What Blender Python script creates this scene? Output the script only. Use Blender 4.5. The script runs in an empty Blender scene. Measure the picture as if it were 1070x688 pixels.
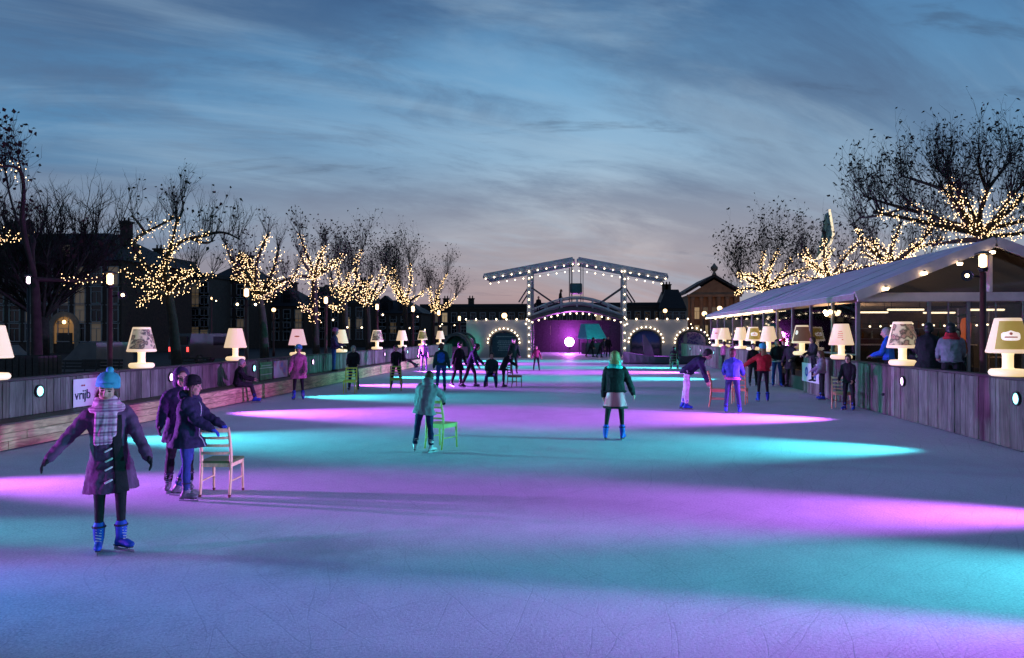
import bpy, bmesh, math, random
from math import sin, cos, pi, radians, atan2, sqrt
from mathutils import Vector, Matrix
V = Vector
S = bpy.context.scene
COL = S.collection
# ------------------------------------------------------------------ camera model (the photograph is 1070 x 688)
F, CX, CY, EYE = 800.0, 535.0, 344.0, 2.10
YAW, PITCH = math.atan(76 / F), math.atan(4 / F)
FWD = V((-sin(YAW) * cos(PITCH), cos(YAW) * cos(PITCH), sin(PITCH)))
RGT = V((cos(YAW), sin(YAW), 0))
UPV = RGT.cross(FWD)
CAM = V((0, 0, EYE))
def ray(px, py): return FWD + RGT * ((px - CX) / F) + UPV * ((CY - py) / F)
def G(px, py, z=0.0):
    r = ray(px, py); t = (z - EYE) / r.z
    return CAM + r * t
def AY(px, py, Y):
    r = ray(px, py); return CAM + r * (Y / r.y)
def AX(px, X):                      # the Y on the plane X = const seen in column px
    r = ray(px, CY); return X * r.y / r.x
def view_rot(x, y): return atan2(-x, y)   # z rotation whose local +Y points away from the camera
# ------------------------------------------------------------------ materials
MATS = {}
def nodes(m):
    m.use_nodes = True
    return m.node_tree.nodes, m.node_tree.links, m.node_tree.nodes['Principled BSDF']
def mat(name, col, rough=.7, var=.18, scale=6.0, bump=.0, bscale=40.0, metal=0.0, spec=.4, stretch=None):
    if name in MATS: return MATS[name]
    m = bpy.data.materials.new(name); n, l, b = nodes(m)
    b.inputs['Roughness'].default_value = rough; b.inputs['Metallic'].default_value = metal
    b.inputs['Specular IOR Level'].default_value = spec
    tc = n.new('ShaderNodeTexCoord'); src = tc.outputs['Object']
    if stretch:
        mp = n.new('ShaderNodeMapping'); mp.inputs['Scale'].default_value = stretch
        l.new(src, mp.inputs['Vector']); src = mp.outputs['Vector']
    nz = n.new('ShaderNodeTexNoise'); nz.inputs['Scale'].default_value = scale; nz.inputs['Detail'].default_value = 5
    l.new(src, nz.inputs['Vector'])
    cr = n.new('ShaderNodeValToRGB'); e = cr.color_ramp.elements
    e[0].position, e[1].position = .3, .7
    e[0].color = (*[max(0, c * (1 - var)) for c in col], 1); e[1].color = (*[min(1, c * (1 + var)) for c in col], 1)
    l.new(nz.outputs['Fac'], cr.inputs['Fac']); l.new(cr.outputs['Color'], b.inputs['Base Color'])
    if bump:
        n2 = n.new('ShaderNodeTexNoise'); n2.inputs['Scale'].default_value = bscale; n2.inputs['Detail'].default_value = 4
        l.new(src, n2.inputs['Vector'])
        bp = n.new('ShaderNodeBump'); bp.inputs['Strength'].default_value = bump; bp.inputs['Distance'].default_value = .02
        l.new(n2.outputs['Fac'], bp.inputs['Height']); l.new(bp.outputs['Normal'], b.inputs['Normal'])
    MATS[name] = m; return m
def emis(name, col, strength, sample=True, base=(.8, .8, .8)):
    if name in MATS: return MATS[name]
    m = bpy.data.materials.new(name); n, l, b = nodes(m)
    b.inputs['Base Color'].default_value = (*base, 1)
    b.inputs['Emission Color'].default_value = (*col, 1); b.inputs['Emission Strength'].default_value = strength
    b.inputs['Roughness'].default_value = .5
    if not sample: m.cycles.emission_sampling = 'NONE'
    MATS[name] = m; return m
def cloth(name, col, var=.25): return mat('cloth_' + name, col, .85, var, 9, .45, 22, spec=.25)
# ------------------------------------------------------------------ mesh collector
class MB:
    def __init__(s): s.v, s.f, s.m = [], [], []
    def add(s, vs, fs, mi=0):
        o = len(s.v); s.v += [tuple(p) for p in vs]; s.f += [tuple(i + o for i in q) for q in fs]; s.m += [mi] * len(fs)
    def box(s, c, d, mi=0, M=None):
        x, y, z = d[0] / 2, d[1] / 2, d[2] / 2; c = V(c)
        vs = [V(p) for p in ((-x, -y, -z), (x, -y, -z), (x, y, -z), (-x, y, -z), (-x, -y, z), (x, -y, z), (x, y, z), (-x, y, z))]
        vs = [c + (M @ p if M else p) for p in vs]
        s.add(vs, [(3, 2, 1, 0), (4, 5, 6, 7), (0, 1, 5, 4), (1, 2, 6, 5), (2, 3, 7, 6), (3, 0, 4, 7)], mi)
    def bbox(s, c, d, b=.01, mi=0, M=None):     # box with chamfered vertical and horizontal edges
        bm = bmesh.new(); bmesh.ops.create_cube(bm, size=1)
        for q in bm.verts: q.co = V((q.co.x * d[0], q.co.y * d[1], q.co.z * d[2]))
        bmesh.ops.bevel(bm, geom=bm.edges[:], offset=min(b, min(d) * .45), segments=2, affect='EDGES')
        bm.verts.index_update()
        s.add([V(c) + (M @ q.co if M else q.co) for q in bm.verts], [[q.index for q in f.verts] for f in bm.faces], mi); bm.free()
    def tube(s, pts, rad, n=6, mi=0, cap=True):
        pts = [V(p) for p in pts]; k = len(pts)
        if not hasattr(rad, '__len__'): rad = [rad] * k
        vs, fs = [], []; a0 = None
        for i, p in enumerate(pts):
            t = (pts[min(i + 1, k - 1)] - pts[max(i - 1, 0)])
            t = t.normalized() if t.length > 1e-9 else V((0, 0, 1))
            if a0 is None: a0 = t.orthogonal().normalized()
            a0 = (a0 - t * a0.dot(t)); a0 = a0.normalized() if a0.length > 1e-6 else t.orthogonal().normalized()
            b0 = t.cross(a0)
            for j in range(n):
                a = 2 * pi * j / n; vs.append(p + (a0 * cos(a) + b0 * sin(a)) * rad[i])
        for i in range(k - 1):
            for j in range(n):
                fs.append((i * n + j, i * n + (j + 1) % n, (i + 1) * n + (j + 1) % n, (i + 1) * n + j))
        if cap: fs += [tuple(range(n - 1, -1, -1)), tuple(range((k - 1) * n, k * n))]
        s.add(vs, fs, mi)
    def loft(s, rings, mi=0, cap=True):          # rings: lists of equal length
        n = len(rings[0]); vs = [p for r in rings for p in r]; fs = []
        for i in range(len(rings) - 1):
            for j in range(n): fs.append((i * n + j, i * n + (j + 1) % n, (i + 1) * n + (j + 1) % n, (i + 1) * n + j))
        if cap: fs += [tuple(range(n - 1, -1, -1)), tuple(range((len(rings) - 1) * n, len(rings) * n))]
        s.add(vs, fs, mi)
    def lathe(s, prof, c=(0, 0, 0), n=20, mi=0, M=None, cap=True):
        c = V(c)
        rings = [[c + ((M @ V((r * cos(2 * pi * j / n), r * sin(2 * pi * j / n), z))) if M else V((r * cos(2 * pi * j / n), r * sin(2 * pi * j / n), z))) for j in range(n)] for r, z in prof]
        s.loft(rings, mi, cap)
    def ell(s, c, r, M=None, mi=0, n=12, k=8):
        c = V(c); r = r if hasattr(r, '__len__') else (r, r, r)
        prof = [(sin(pi * i / k), -cos(pi * i / k)) for i in range(1, k)]
        rings = []
        for a, z in prof:
            rings.append([c + (M @ V((r[0] * a * cos(2 * pi * j / n), r[1] * a * sin(2 * pi * j / n), r[2] * z)) if M else V((r[0] * a * cos(2 * pi * j / n), r[1] * a * sin(2 * pi * j / n), r[2] * z))) for j in range(n)])
        s.loft(rings, mi, True)
    def caps(s, p0, p1, r0, r1, mi=0, n=10):     # round-ended tapered capsule
        p0, p1 = V(p0), V(p1); d = p1 - p0; L = d.length; t = d.normalized() if L > 1e-9 else V((0, 0, 1))
        a = t.orthogonal().normalized(); b = t.cross(a); rings = []
        seq = [(-cos(q) * r0, sin(q) * r0) for q in (.25, .8, pi / 2)] + [(L + sin(q) * r1, cos(q) * r1) for q in (0, .77, 1.32)]
        for h, r in seq: rings.append([p0 + t * h + (a * cos(2 * pi * j / n) + b * sin(2 * pi * j / n)) * r for j in range(n)])
        s.loft(rings, mi, True)
    def octa(s, c, r, mi=0):
        c = V(c); s.add([c + V(p) * r for p in ((1, 0, 0), (-1, 0, 0), (0, 1, 0), (0, -1, 0), (0, 0, 1), (0, 0, -1))],
                        [(0, 2, 4), (2, 1, 4), (1, 3, 4), (3, 0, 4), (2, 0, 5), (1, 2, 5), (3, 1, 5), (0, 3, 5)], mi)
    def build(s, name, mats, parent=None, smooth=False, loc=None):
        me = bpy.data.meshes.new(name); me.from_pydata(s.v, [], s.f)
        for m in (mats if isinstance(mats, (list, tuple)) else [mats]): me.materials.append(m)
        me.polygons.foreach_set('material_index', s.m)
        if smooth: me.polygons.foreach_set('use_smooth', [True] * len(s.f))
        me.update()
        o = bpy.data.objects.new(name, me); COL.objects.link(o)
        if parent: o.parent = parent
        if loc is not None: o.location = loc
        return o
def tag(o, label=None, cat=None, group=None, kind=None):
    if label: o['label'] = label
    if cat: o['category'] = cat
    if group: o['group'] = group
    if kind: o['kind'] = kind
    return o
def empty(name, loc=(0, 0, 0), rz=0.0, label=None, cat=None, group=None):
    o = bpy.data.objects.new(name, None); COL.objects.link(o); o.empty_display_size = .2
    o.location = loc; o.rotation_euler = (0, 0, rz); return tag(o, label, cat, group)
def dup(o, parent=None):
    c = o.copy(); COL.objects.link(c); c.parent = parent
    for ch in list(o.children): dup(ch, c)
    return c
def text(name, body, size, m, parent, loc, rot, ext=.004):
    cu = bpy.data.curves.new(name, 'FONT'); cu.body = body; cu.size = size; cu.extrude = ext; cu.align_x = 'CENTER'; cu.align_y = 'CENTER'
    t = bpy.data.objects.new(name + '_tmp', cu); COL.objects.link(t)
    dg = bpy.context.evaluated_depsgraph_get(); me = bpy.data.meshes.new_from_object(t.evaluated_get(dg))
    bpy.data.objects.remove(t); me.materials.clear(); me.materials.append(m); me.name = name
    o = bpy.data.objects.new(name, me); COL.objects.link(o); o.parent = parent; o.location = loc; o.rotation_euler = rot
    return o
NTH = ['nearest', 'second', 'third', 'fourth', 'fifth', 'sixth', 'seventh', 'eighth', 'ninth', 'tenth', 'eleventh', 'twelfth']
# ------------------------------------------------------------------ camera, render, sky
cd = bpy.data.cameras.new('camera'); cam = bpy.data.objects.new('camera', cd); COL.objects.link(cam)
cam.location = CAM; cam.rotation_euler = (pi / 2 + PITCH, 0, YAW)
cd.sensor_width = 36; cd.lens = 36 * F / 1070; cd.clip_end = 3000; cd.clip_start = .05
S.camera = cam
vs = S.view_settings; vs.view_transform = 'Standard'; vs.look = 'None'; vs.exposure = 0; vs.gamma = 1; vs.use_curve_mapping = False
S.cycles.use_denoising = True; S.cycles.sample_clamp_indirect = 3.0; S.cycles.max_bounces = 6
S.cycles.transparent_max_bounces = 12; S.cycles.caustics_reflective = False; S.cycles.caustics_refractive = False

w = bpy.data.worlds.new('World'); S.world = w; w.use_nodes = True
n, l = w.node_tree.nodes, w.node_tree.links
def srgb(*c): return [((x / 255) / 12.92 if x / 255 <= .04045 else ((x / 255 + .055) / 1.055) ** 2.4) for x in c]
bg = n['Background']
tc = n.new('ShaderNodeTexCoord'); sp = n.new('ShaderNodeSeparateXYZ'); l.new(tc.outputs['Generated'], sp.inputs[0])
def math_(op, a, b=None, c=None, clamp=False):
    q = n.new('ShaderNodeMath'); q.operation = op; q.use_clamp = clamp
    for i, x in enumerate((a, b, c)):
        if x is None: continue
        if isinstance(x, (int, float)): q.inputs[i].default_value = x
        else: l.new(x, q.inputs[i])
    return q.outputs[0]
def ramp(fac, stops):
    r = n.new('ShaderNodeValToRGB'); e = r.color_ramp.elements
    while len(e) < len(stops): e.new(.5)
    for q, (p, c) in zip(e, stops): q.position = p; q.color = (*c, 1)
    l.new(fac, r.inputs['Fac']); return r.outputs['Color']
def mixc(f, a, b, mode='MIX'):
    q = n.new('ShaderNodeMix'); q.data_type = 'RGBA'; q.blend_type = mode
    if isinstance(f, (int, float)): q.inputs['Factor'].default_value = f
    else: l.new(f, q.inputs['Factor'])
    for x, s in ((a, q.inputs[6]), (b, q.inputs[7])):
        if isinstance(x, (tuple, list)): s.default_value = (*x, 1)
        else: l.new(x, s)
    return q.outputs[2]
X, Y, Z = sp.outputs[0], sp.outputs[1], sp.outputs[2]
glow = ramp(Z, [(0, srgb(150, 126, 132)), (.04, srgb(178, 154, 154)), (.09, srgb(192, 178, 178)), (.15, srgb(180, 188, 198)),
                (.22, srgb(146, 180, 206)), (.31, srgb(114, 164, 202)), (.42, srgb(78, 130, 176)), (.7, srgb(44, 78, 122)), (1, srgb(36, 62, 104))])
cool = ramp(Z, [(0, srgb(84, 92, 118)), (.06, srgb(98, 112, 140)), (.14, srgb(92, 130, 164)), (.24, srgb(82, 132, 174)),
                (.42, srgb(62, 108, 156)), (.7, srgb(44, 78, 122)), (1, srgb(36, 62, 104))])
az = math_('ARCTAN2', math_('SUBTRACT', X, math_('MULTIPLY', Y, .02)), Y)
side = math_('MULTIPLY', math_('ABSOLUTE', az), 1.55, clamp=True)
side = math_('SMOOTH_MIN', side, 1.0, .1)
base = mixc(side, glow, cool)
# streaky cloud layer on a plane overhead
hz = math_('ADD', Z, .30)
px_, py_ = math_('DIVIDE', X, hz), math_('DIVIDE', Y, hz)
cv = n.new('ShaderNodeCombineXYZ'); l.new(px_, cv.inputs[0]); l.new(py_, cv.inputs[1])
def clouds(rot, sc, scale, detail, lo, hi, seed, rough=.6, dist=.6):
    mp = n.new('ShaderNodeMapping'); mp.vector_type = 'TEXTURE'; mp.inputs['Rotation'].default_value = (0, 0, rot); mp.inputs['Scale'].default_value = sc
    mp.inputs['Location'].default_value = (seed, seed * .7, seed * .3)
    l.new(cv.outputs[0], mp.inputs['Vector'])
    nz = n.new('ShaderNodeTexNoise'); nz.inputs['Scale'].default_value = scale; nz.inputs['Detail'].default_value = detail
    nz.inputs['Roughness'].default_value = rough; nz.inputs['Distortion'].default_value = dist
    l.new(mp.outputs[0], nz.inputs['Vector'])
    mr = n.new('ShaderNodeMapRange'); mr.interpolation_type = 'SMOOTHSTEP'
    mr.inputs['From Min'].default_value = lo; mr.inputs['From Max'].default_value = hi
    l.new(nz.outputs['Fac'], mr.inputs['Value']); return mr.outputs[0]
c1 = clouds(radians(30), (2.0, .9, 1), 1.15, 9, .38, .60, 3.1, .60, .5)
c2 = clouds(radians(26), (1.15, .55, 1), 2.0, 12, .44, .64, 8.4, .66, .7)
c3 = clouds(radians(8), (1.0, .28, 1), 1.9, 8, .60, .72, 14.7, .60, .4)
dark = ramp(Z, [(0, srgb(138, 124, 134)), (.1, srgb(146, 144, 156)), (.2, srgb(92, 116, 146)), (.4, srgb(56, 86, 126)), (1, srgb(34, 54, 90))])
skyc = mixc(math_('MULTIPLY', c1, .76), base, dark)
skyc = mixc(math_('MULTIPLY', c2, .50), skyc, dark)
skyc = mixc(math_('MULTIPLY', c3, .45), skyc, srgb(60, 74, 100))
light = clouds(radians(28), (1.9, .55, 1), 1.3, 9, .46, .74, 23.0, .6, .8)
skyc = mixc(math_('MULTIPLY', light, .50), skyc, srgb(158, 186, 208))
ns = n.new('ShaderNodeTexSky'); ns.sky_type = 'NISHITA'; ns.sun_disc = False
ns.sun_elevation = radians(.5); ns.sun_rotation = radians(0); ns.air_density = 1.2; ns.dust_density = 1.0
below = math_('LESS_THAN', Z, 0.0)
skyc = mixc(below, skyc, (.012, .013, .018))
sc = n.new('ShaderNodeVectorMath'); sc.operation = 'SCALE'; sc.inputs['Scale'].default_value = 1.07 / .1; l.new(skyc, sc.inputs[0])
tot = mixc(.04, sc.outputs[0], ns.outputs[0], 'ADD')
l.new(tot, bg.inputs['Color']); bg.inputs['Strength'].default_value = .1
sd = bpy.data.lights.new('sun', 'SUN'); sd.energy = .03; sd.angle = radians(20); sd.color = (1, .72, .66)
so = bpy.data.objects.new('sun', sd); COL.objects.link(so); so.rotation_euler = (radians(-86), 0, 0); so.location = (0, 0, 60)

# ------------------------------------------------------------------ ground, ice, terrace
mb = MB(); mb.box((0, 300, -.51), (2400, 2400, 1.0)); 
asph = mat('asphalt', (.022, .022, .025), .85, .3, .8, .3, 30)
tag(mb.build('ground', asph), kind='structure')
XR, XL, XB = 7.65, -10.9, -10.2          # right wall face, left wall face, bench front
WR, WL, BH = 1.30, 1.22, .48

m = bpy.data.materials.new('ice'); n, l, b = nodes(m); MATS['ice'] = m
tc = n.new('ShaderNodeTexCoord'); O = tc.outputs['Object']
def nz(scale, detail=5, vec=None, rough=.55, dist=0.):
    q = n.new('ShaderNodeTexNoise'); q.inputs['Scale'].default_value = scale; q.inputs['Detail'].default_value = detail
    q.inputs['Roughness'].default_value = rough; q.inputs['Distortion'].default_value = dist
    l.new(vec or O, q.inputs['Vector']); return q
def mapr(x, a, b_, c=0., d=1., smooth=True):
    q = n.new('ShaderNodeMapRange'); q.interpolation_type = 'SMOOTHSTEP' if smooth else 'LINEAR'
    for k, z in (('From Min', a), ('From Max', b_), ('To Min', c), ('To Max', d)): q.inputs[k].default_value = z
    l.new(x, q.inputs['Value']); return q.outputs[0]
def scratch(scale, sx, rot, thick, seed, warp):
    mp = n.new('ShaderNodeMapping'); mp.inputs['Rotation'].default_value = (0, 0, rot); mp.inputs['Scale'].default_value = sx; mp.inputs['Location'].default_value = (seed, seed * 2, 0)
    l.new(O, mp.inputs['Vector'])
    wz = nz(.9, 2, mp.outputs[0]); vm = n.new('ShaderNodeVectorMath'); vm.operation = 'MULTIPLY_ADD'
    vm.inputs[1].default_value = (warp, warp, 0); l.new(wz.outputs['Color'], vm.inputs[0]); l.new(mp.outputs[0], vm.inputs[2])
    vo = n.new('ShaderNodeTexVoronoi'); vo.feature = 'DISTANCE_TO_EDGE'; vo.inputs['Scale'].default_value = scale
    l.new(vm.outputs[0], vo.inputs['Vector'])
    ln = mapr(vo.outputs['Distance'], 0, thick, 1, 0)
    mk = mapr(nz(.55, 3, mp.outputs[0]).outputs['Fac'], .47, .62)
    return math_('MULTIPLY', ln, mk)
import random as _r
_r.seed(12); wob = nz(.22, 2); wob2 = nz(1.4, 2); marks = None
for k in range(17):
    vd_ = n.new('ShaderNodeVectorMath'); vd_.operation = 'DISTANCE'; l.new(O, vd_.inputs[0]); vd_.inputs[1].default_value = (_r.uniform(-14, 10), _r.uniform(-4, 22), 0)
    dd = math_('MULTIPLY_ADD', wob.outputs['Fac'], _r.uniform(.8, 2.0), vd_.outputs['Value']); dd = math_('MULTIPLY_ADD', wob2.outputs['Fac'], .05, dd)
    sp_ = _r.uniform(.35, 1.1); fr_ = math_('FRACT', math_('DIVIDE', dd, sp_))
    ln = mapr(math_('ABSOLUTE', math_('SUBTRACT', fr_, .5)), 0, _r.uniform(.004, .010) / sp_, 1, 0)
    mp = n.new('ShaderNodeMapping'); mp.inputs['Location'].default_value = (k * 7.3, k * 3.1, 0); l.new(O, mp.inputs['Vector'])
    ln = math_('MULTIPLY', ln, mapr(nz(_r.uniform(.3, .7), 3, mp.outputs[0]).outputs['Fac'], .50, .60))
    marks = ln if marks is None else math_('MAXIMUM', marks, ln)
sall = marks
big = nz(.28, 5); fine = nz(48, 6, rough=.75); mid = nz(2.2, 7, rough=.65)
e1 = ramp(big.outputs['Fac'], [(.32, (.44, .43, .53)), (.6, (.59, .58, .68))])
e2 = mixc(mapr(mid.outputs['Fac'], .35, .7, 0, .5), e1, (.68, .68, .77))
e3 = mixc(mapr(fine.outputs['Fac'], .40, .66, 0, .65), e2, (.86, .86, .92))
e4 = mixc(mapr(fine.outputs['Fac'], .30, .46, .42, 0), e3, (.24, .25, .33))
# one wet dark patch in the near left of the rink
vd = n.new('ShaderNodeVectorMath'); vd.operation = 'SUBTRACT'; l.new(O, vd.inputs[0]); pc = G(312, 580); vd.inputs[1].default_value = pc
vs2 = n.new('ShaderNodeVectorMath'); vs2.operation = 'MULTIPLY'; vs2.inputs[1].default_value = (1, 1.1, 0); l.new(vd.outputs[0], vs2.inputs[0])
vl = n.new('ShaderNodeVectorMath'); vl.operation = 'LENGTH'; l.new(vs2.outputs[0], vl.inputs[0])
pat = math_('ADD', vl.outputs['Value'], math_('MULTIPLY', mid.outputs['Fac'], 1.0))
e5 = mixc(mapr(pat, .7, 1.5, .42, 0), e4, (.12, .14, .24))
e6 = mixc(math_('MULTIPLY', sall, .30), e5, (.24, .26, .34))
l.new(e6, b.inputs['Base Color'])
l.new(mapr(mid.outputs['Fac'], .3, .7, .55, .7), b.inputs['Roughness']); b.inputs['Specular IOR Level'].default_value = .12
hh = math_('SUBTRACT', math_('MULTIPLY', fine.outputs['Fac'], .7), math_('MULTIPLY', sall, .12))
bp = n.new('ShaderNodeBump'); bp.inputs['Strength'].default_value = .6; bp.inputs['Distance'].default_value = .010
l.new(hh, bp.inputs['Height']); l.new(bp.outputs['Normal'], b.inputs['Normal'])
mb = MB(); mb.box(((XR + XL) / 2, 30, -.005), (XR - XL + 1, 68, .015)); mb.box((-.7, 76, -.005), (8.2, 24, .015))
tag(mb.build('ice_rink', m), kind='structure')
deck = mat('deck_boards', (.06, .05, .045), .7, .3, 3, .2, 30, stretch=(6, .5, 1))
mb = MB(); mb.box((14.0, 31, .24), (12.2, 64, .5)); tag(mb.build('terrace', deck), kind='structure')
# ------------------------------------------------------------------ plank walls
def plank_mat(name, cols, rough=.75):
    m = bpy.data.materials.new(name); n, l, b = nodes(m); MATS[name] = m
    ge = n.new('ShaderNodeNewGeometry'); tc = n.new('ShaderNodeTexCoord')
    r = n.new('ShaderNodeValToRGB'); e = r.color_ramp.elements
    while len(e) < len(cols): e.new(.5)
    for i, c in enumerate(cols): e[i].position = i / (len(cols) - 1); e[i].color = (*c, 1)
    l.new(ge.outputs['Random Per Island'], r.inputs['Fac'])
    mp = n.new('ShaderNodeMapping'); mp.inputs['Scale'].default_value = (7, 7, .8) if 'wall' in name else (7, .8, 7)
    l.new(tc.outputs['Object'], mp.inputs['Vector'])
    z = n.new('ShaderNodeTexNoise'); z.inputs['Scale'].default_value = 2.2; z.inputs['Detail'].default_value = 7; z.inputs['Distortion'].default_value = 1.2
    l.new(mp.outputs[0], z.inputs['Vector'])
    z2 = n.new('ShaderNodeTexNoise'); z2.inputs['Scale'].default_value = 1.3; z2.inputs['Detail'].default_value = 4; l.new(tc.outputs['Object'], z2.inputs['Vector'])
    def mr(x, a, b_, c, d):
        q = n.new('ShaderNodeMapRange'); 
        for k, v_ in (('From Min', a), ('From Max', b_), ('To Min', c), ('To Max', d)): q.inputs[k].default_value = v_
        l.new(x, q.inputs['Value']); return q.outputs[0]
    hv = n.new('ShaderNodeHueSaturation'); l.new(r.outputs['Color'], hv.inputs['Color'])
    mu = n.new('ShaderNodeMath'); mu.operation = 'MULTIPLY'; l.new(mr(z.outputs['Fac'], .3, .7, .5, 1.25), mu.inputs[0]); l.new(mr(z2.outputs['Fac'], .3, .7, .65, 1.2), mu.inputs[1])
    l.new(mu.outputs[0], hv.inputs['Value']); l.new(hv.outputs['Color'], b.inputs['Base Color'])
    b.inputs['Roughness'].default_value = rough; b.inputs['Specular IOR Level'].default_value = .25
    bp = n.new('ShaderNodeBump'); bp.inputs['Strength'].default_value = .5; bp.inputs['Distance'].default_value = .01
    l.new(z.outputs['Fac'], bp.inputs['Height']); l.new(bp.outputs['Normal'], b.inputs['Normal'])
    return m
PW = plank_mat('wall_planks', [(.17, .175, .15), (.085, .085, .07), (.23, .235, .20), (.12, .11, .085), (.19, .19, .155), (.10, .105, .09)])
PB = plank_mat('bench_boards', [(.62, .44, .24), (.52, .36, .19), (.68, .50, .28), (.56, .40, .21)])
DW = mat('dark_wood', (.045, .04, .036), .7, .3, 4, .3, 30, stretch=(5, .6, 5))
random.seed(4)
def plank_wall(x, sgn, y0, y1, h, zb, label):
    """wall whose face towards the ice is the plane X = x; sgn = +1 when the wall lies on the +X side"""
    t = empty('plank_wall', (x, y0, 0), 0, label, 'wall'); L = y1 - y0
    mb = MB(); y = 0
    while y < L - .02:
        wd = min(random.choice((.14, .17, .2, .2, .23)), L - y); d = random.uniform(0, .014)
        mb.bbox((sgn * (.02 + d), y + wd / 2, zb + (h - .05 - zb) / 2 + random.uniform(-.006, .0)), (.03, wd - .007, h - .05 - zb), .004)
        y += wd
    mb.build('boarding', PW, t)
    mb = MB(); mb.bbox((sgn * .10, L / 2, h - .02), (.26, L, .045), .008); mb.build('cap_rail', DW, t)
    mb = MB(); mb.box((sgn * .07, L / 2, zb + .2), (.06, L, .1)); mb.box((sgn * .07, L / 2, h - .25), (.06, L, .1)); mb.build('batten', DW, t)
    k = 0.4
    while k < L:
        mb = MB(); mb.box((sgn * .15, k, h / 2 - .03), (.09, .09, h - .06)); mb.build('post', DW, t); k += 4.9
    return t
plank_wall(XR, 1, -1.5, 27.8, WR, 0.02, 'weathered plank wall along the right edge of the ice, in front of the terrace')
plank_wall(XR, 1, 31.2, 62.0, WR, 0.02, 'far stretch of plank wall on the right, beyond the gap where people enter the ice')
plank_wall(XL, -1, 0.5, 62.5, WL, 0.02, 'weathered plank wall behind the low timber step on the left')
t = empty('bench', (XB, 0.5, 0), 0, 'long low timber step along the foot of the left plank wall', 'bench')
mb = MB(); random.seed(5)
for r in range(3):
    y = -random.uniform(0, 2)
    while y < 54:
        L = random.uniform(2.4, 3.6); a, b_ = max(0, y), min(54, y + L)
        if b_ - a > .1: mb.bbox((-.02, (a + b_) / 2, .02 + .075 + r * .148), (.035, b_ - a - .008, .14), .005)
        y += L
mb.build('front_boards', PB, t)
mb = MB()
for r in range(3):
    y = -random.uniform(0, 2)
    while y < 54:
        L = random.uniform(2.8, 4.2); a, b_ = max(0, y), min(54, y + L)
        if b_ - a > .1: mb.bbox((-.115 - r * .2, (a + b_) / 2, BH - .012), (.19, b_ - a - .008, .036), .005)
        y += L
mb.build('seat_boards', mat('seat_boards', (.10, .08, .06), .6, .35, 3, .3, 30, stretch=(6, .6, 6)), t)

# ------------------------------------------------------------------ coloured floodlights set in both walls
TEAL, PURP = (.07, .72, .76), (.62, .13, 1.0)
fr = mat('black_metal', (.015, .015, .017), .45, .2, 8)
seqs = [4.85, 9.7, 14.4, 19.3, 24.4, 29.9, 35.4, 41.0, 46.4, 51.6, 56.6]
def wall_light(x, sgn, y, z, colr, label, power, tilt=-2.0, blend=1.0, cone=58, shown=True, yaw=0.0, wide=.62):
    face = V((-sgn, 0, 0)); aim = V((-sgn, yaw, 0)).normalized()
    if shown:
        t = empty('wall_light', (x, y, z), 0, label, 'floodlight', 'coloured floodlights set in the plank walls')
        M = Matrix.Rotation(-sgn * pi / 2, 3, 'Y')
        mb = MB(); mb.lathe([(.13, -.05), (.13, .035), (.105, .04), (.10, .02), (.10, -.04)], (0, 0, 0), 20, 0, M); mb.build('housing', fr, t)
        em = emis('lens_' + ('teal' if colr is TEAL else 'purple'), (.25, 1, .95) if colr is TEAL else (.95, .55, 1), 3.2, False)
        mb = MB(); mb.lathe([(.01, .034), (.06, .031), (.098, .022), (.098, .012)], (0, 0, 0), 20, 0, M); mb.build('lens', em, t, True)
    d = bpy.data.lights.new('spot', 'SPOT'); d.energy = power; d.color = colr; d.spot_size = radians(cone); d.spot_blend = blend; d.shadow_soft_size = .14
    o = bpy.data.objects.new('spot', d); COL.objects.link(o); o.location = V((x, y, z)) + face * .12
    o.rotation_euler = (aim + V((0, 0, math.tan(radians(tilt))))).to_track_quat('-Z', 'Y').to_euler()
    o.scale = (wide, 1, 1)
    return o
PW_, TW_ = 12500, 6400
for i, y in enumerate(seqs):
    c = PURP if i % 2 else TEAL
    nm = 'purple' if i % 2 else 'teal'
    k = i - 2
    e_ = (PW_ if i % 2 else TW_) * (1.6 if y > 33 else 1.0)
    if i >= 2:
        wall_light(XL, -1, y, .93, c, f'round {nm} floodlight in the left plank wall, {NTH[k]} one from the picture edge' if k else f'round {nm} floodlight low in the left plank wall at the picture edge', e_, wide=.85)
    if i >= 2 and not (27.8 < y < 31.2) and not (23 < y < 25):
        wall_light(XR, 1, y, .93, c, f'round {nm} floodlight in the right plank wall, ' + ('nearest the camera, under the golden lampshade' if k == 0 else 'under the dark printed lampshade' if k == 1 else f'{NTH[k - 1]} one counted from the front'), e_, wide=.85)
# unseen wall spots that colour the near ice; one added for the front skater
for x, sx, y, c, e_, tilt, cone, yw, wd_ in ((XR, 1, 9.3, PURP, 7500, -2.2, 52, 0, .62), (XR, 1, 6.8, TEAL, 4200, -8, 48, 0, .8), (XR, 1, 5.5, PURP, 6500, -8.2, 16, .0, 1.0),
                                    (XL, -1, 9.9, PURP, 6000, -2.5, 54, 0, .62), (XL, -1, 7.6, TEAL, 2400, -2, 40, 0, .5), (XL, -1, 4.6, PURP, 4200, 4, 30, .35, .7), (XL, -1, 5.7, (.01, .30, .9), 4800, -8.0, 20, 0, 1.0), (XL, -1, 6.4, PURP, 1500, -11, 20, 0, .8)):
    wall_light(x, sx, y, .93, c, '', e_, tilt, 1, cone, False, yw, wd_)

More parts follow.
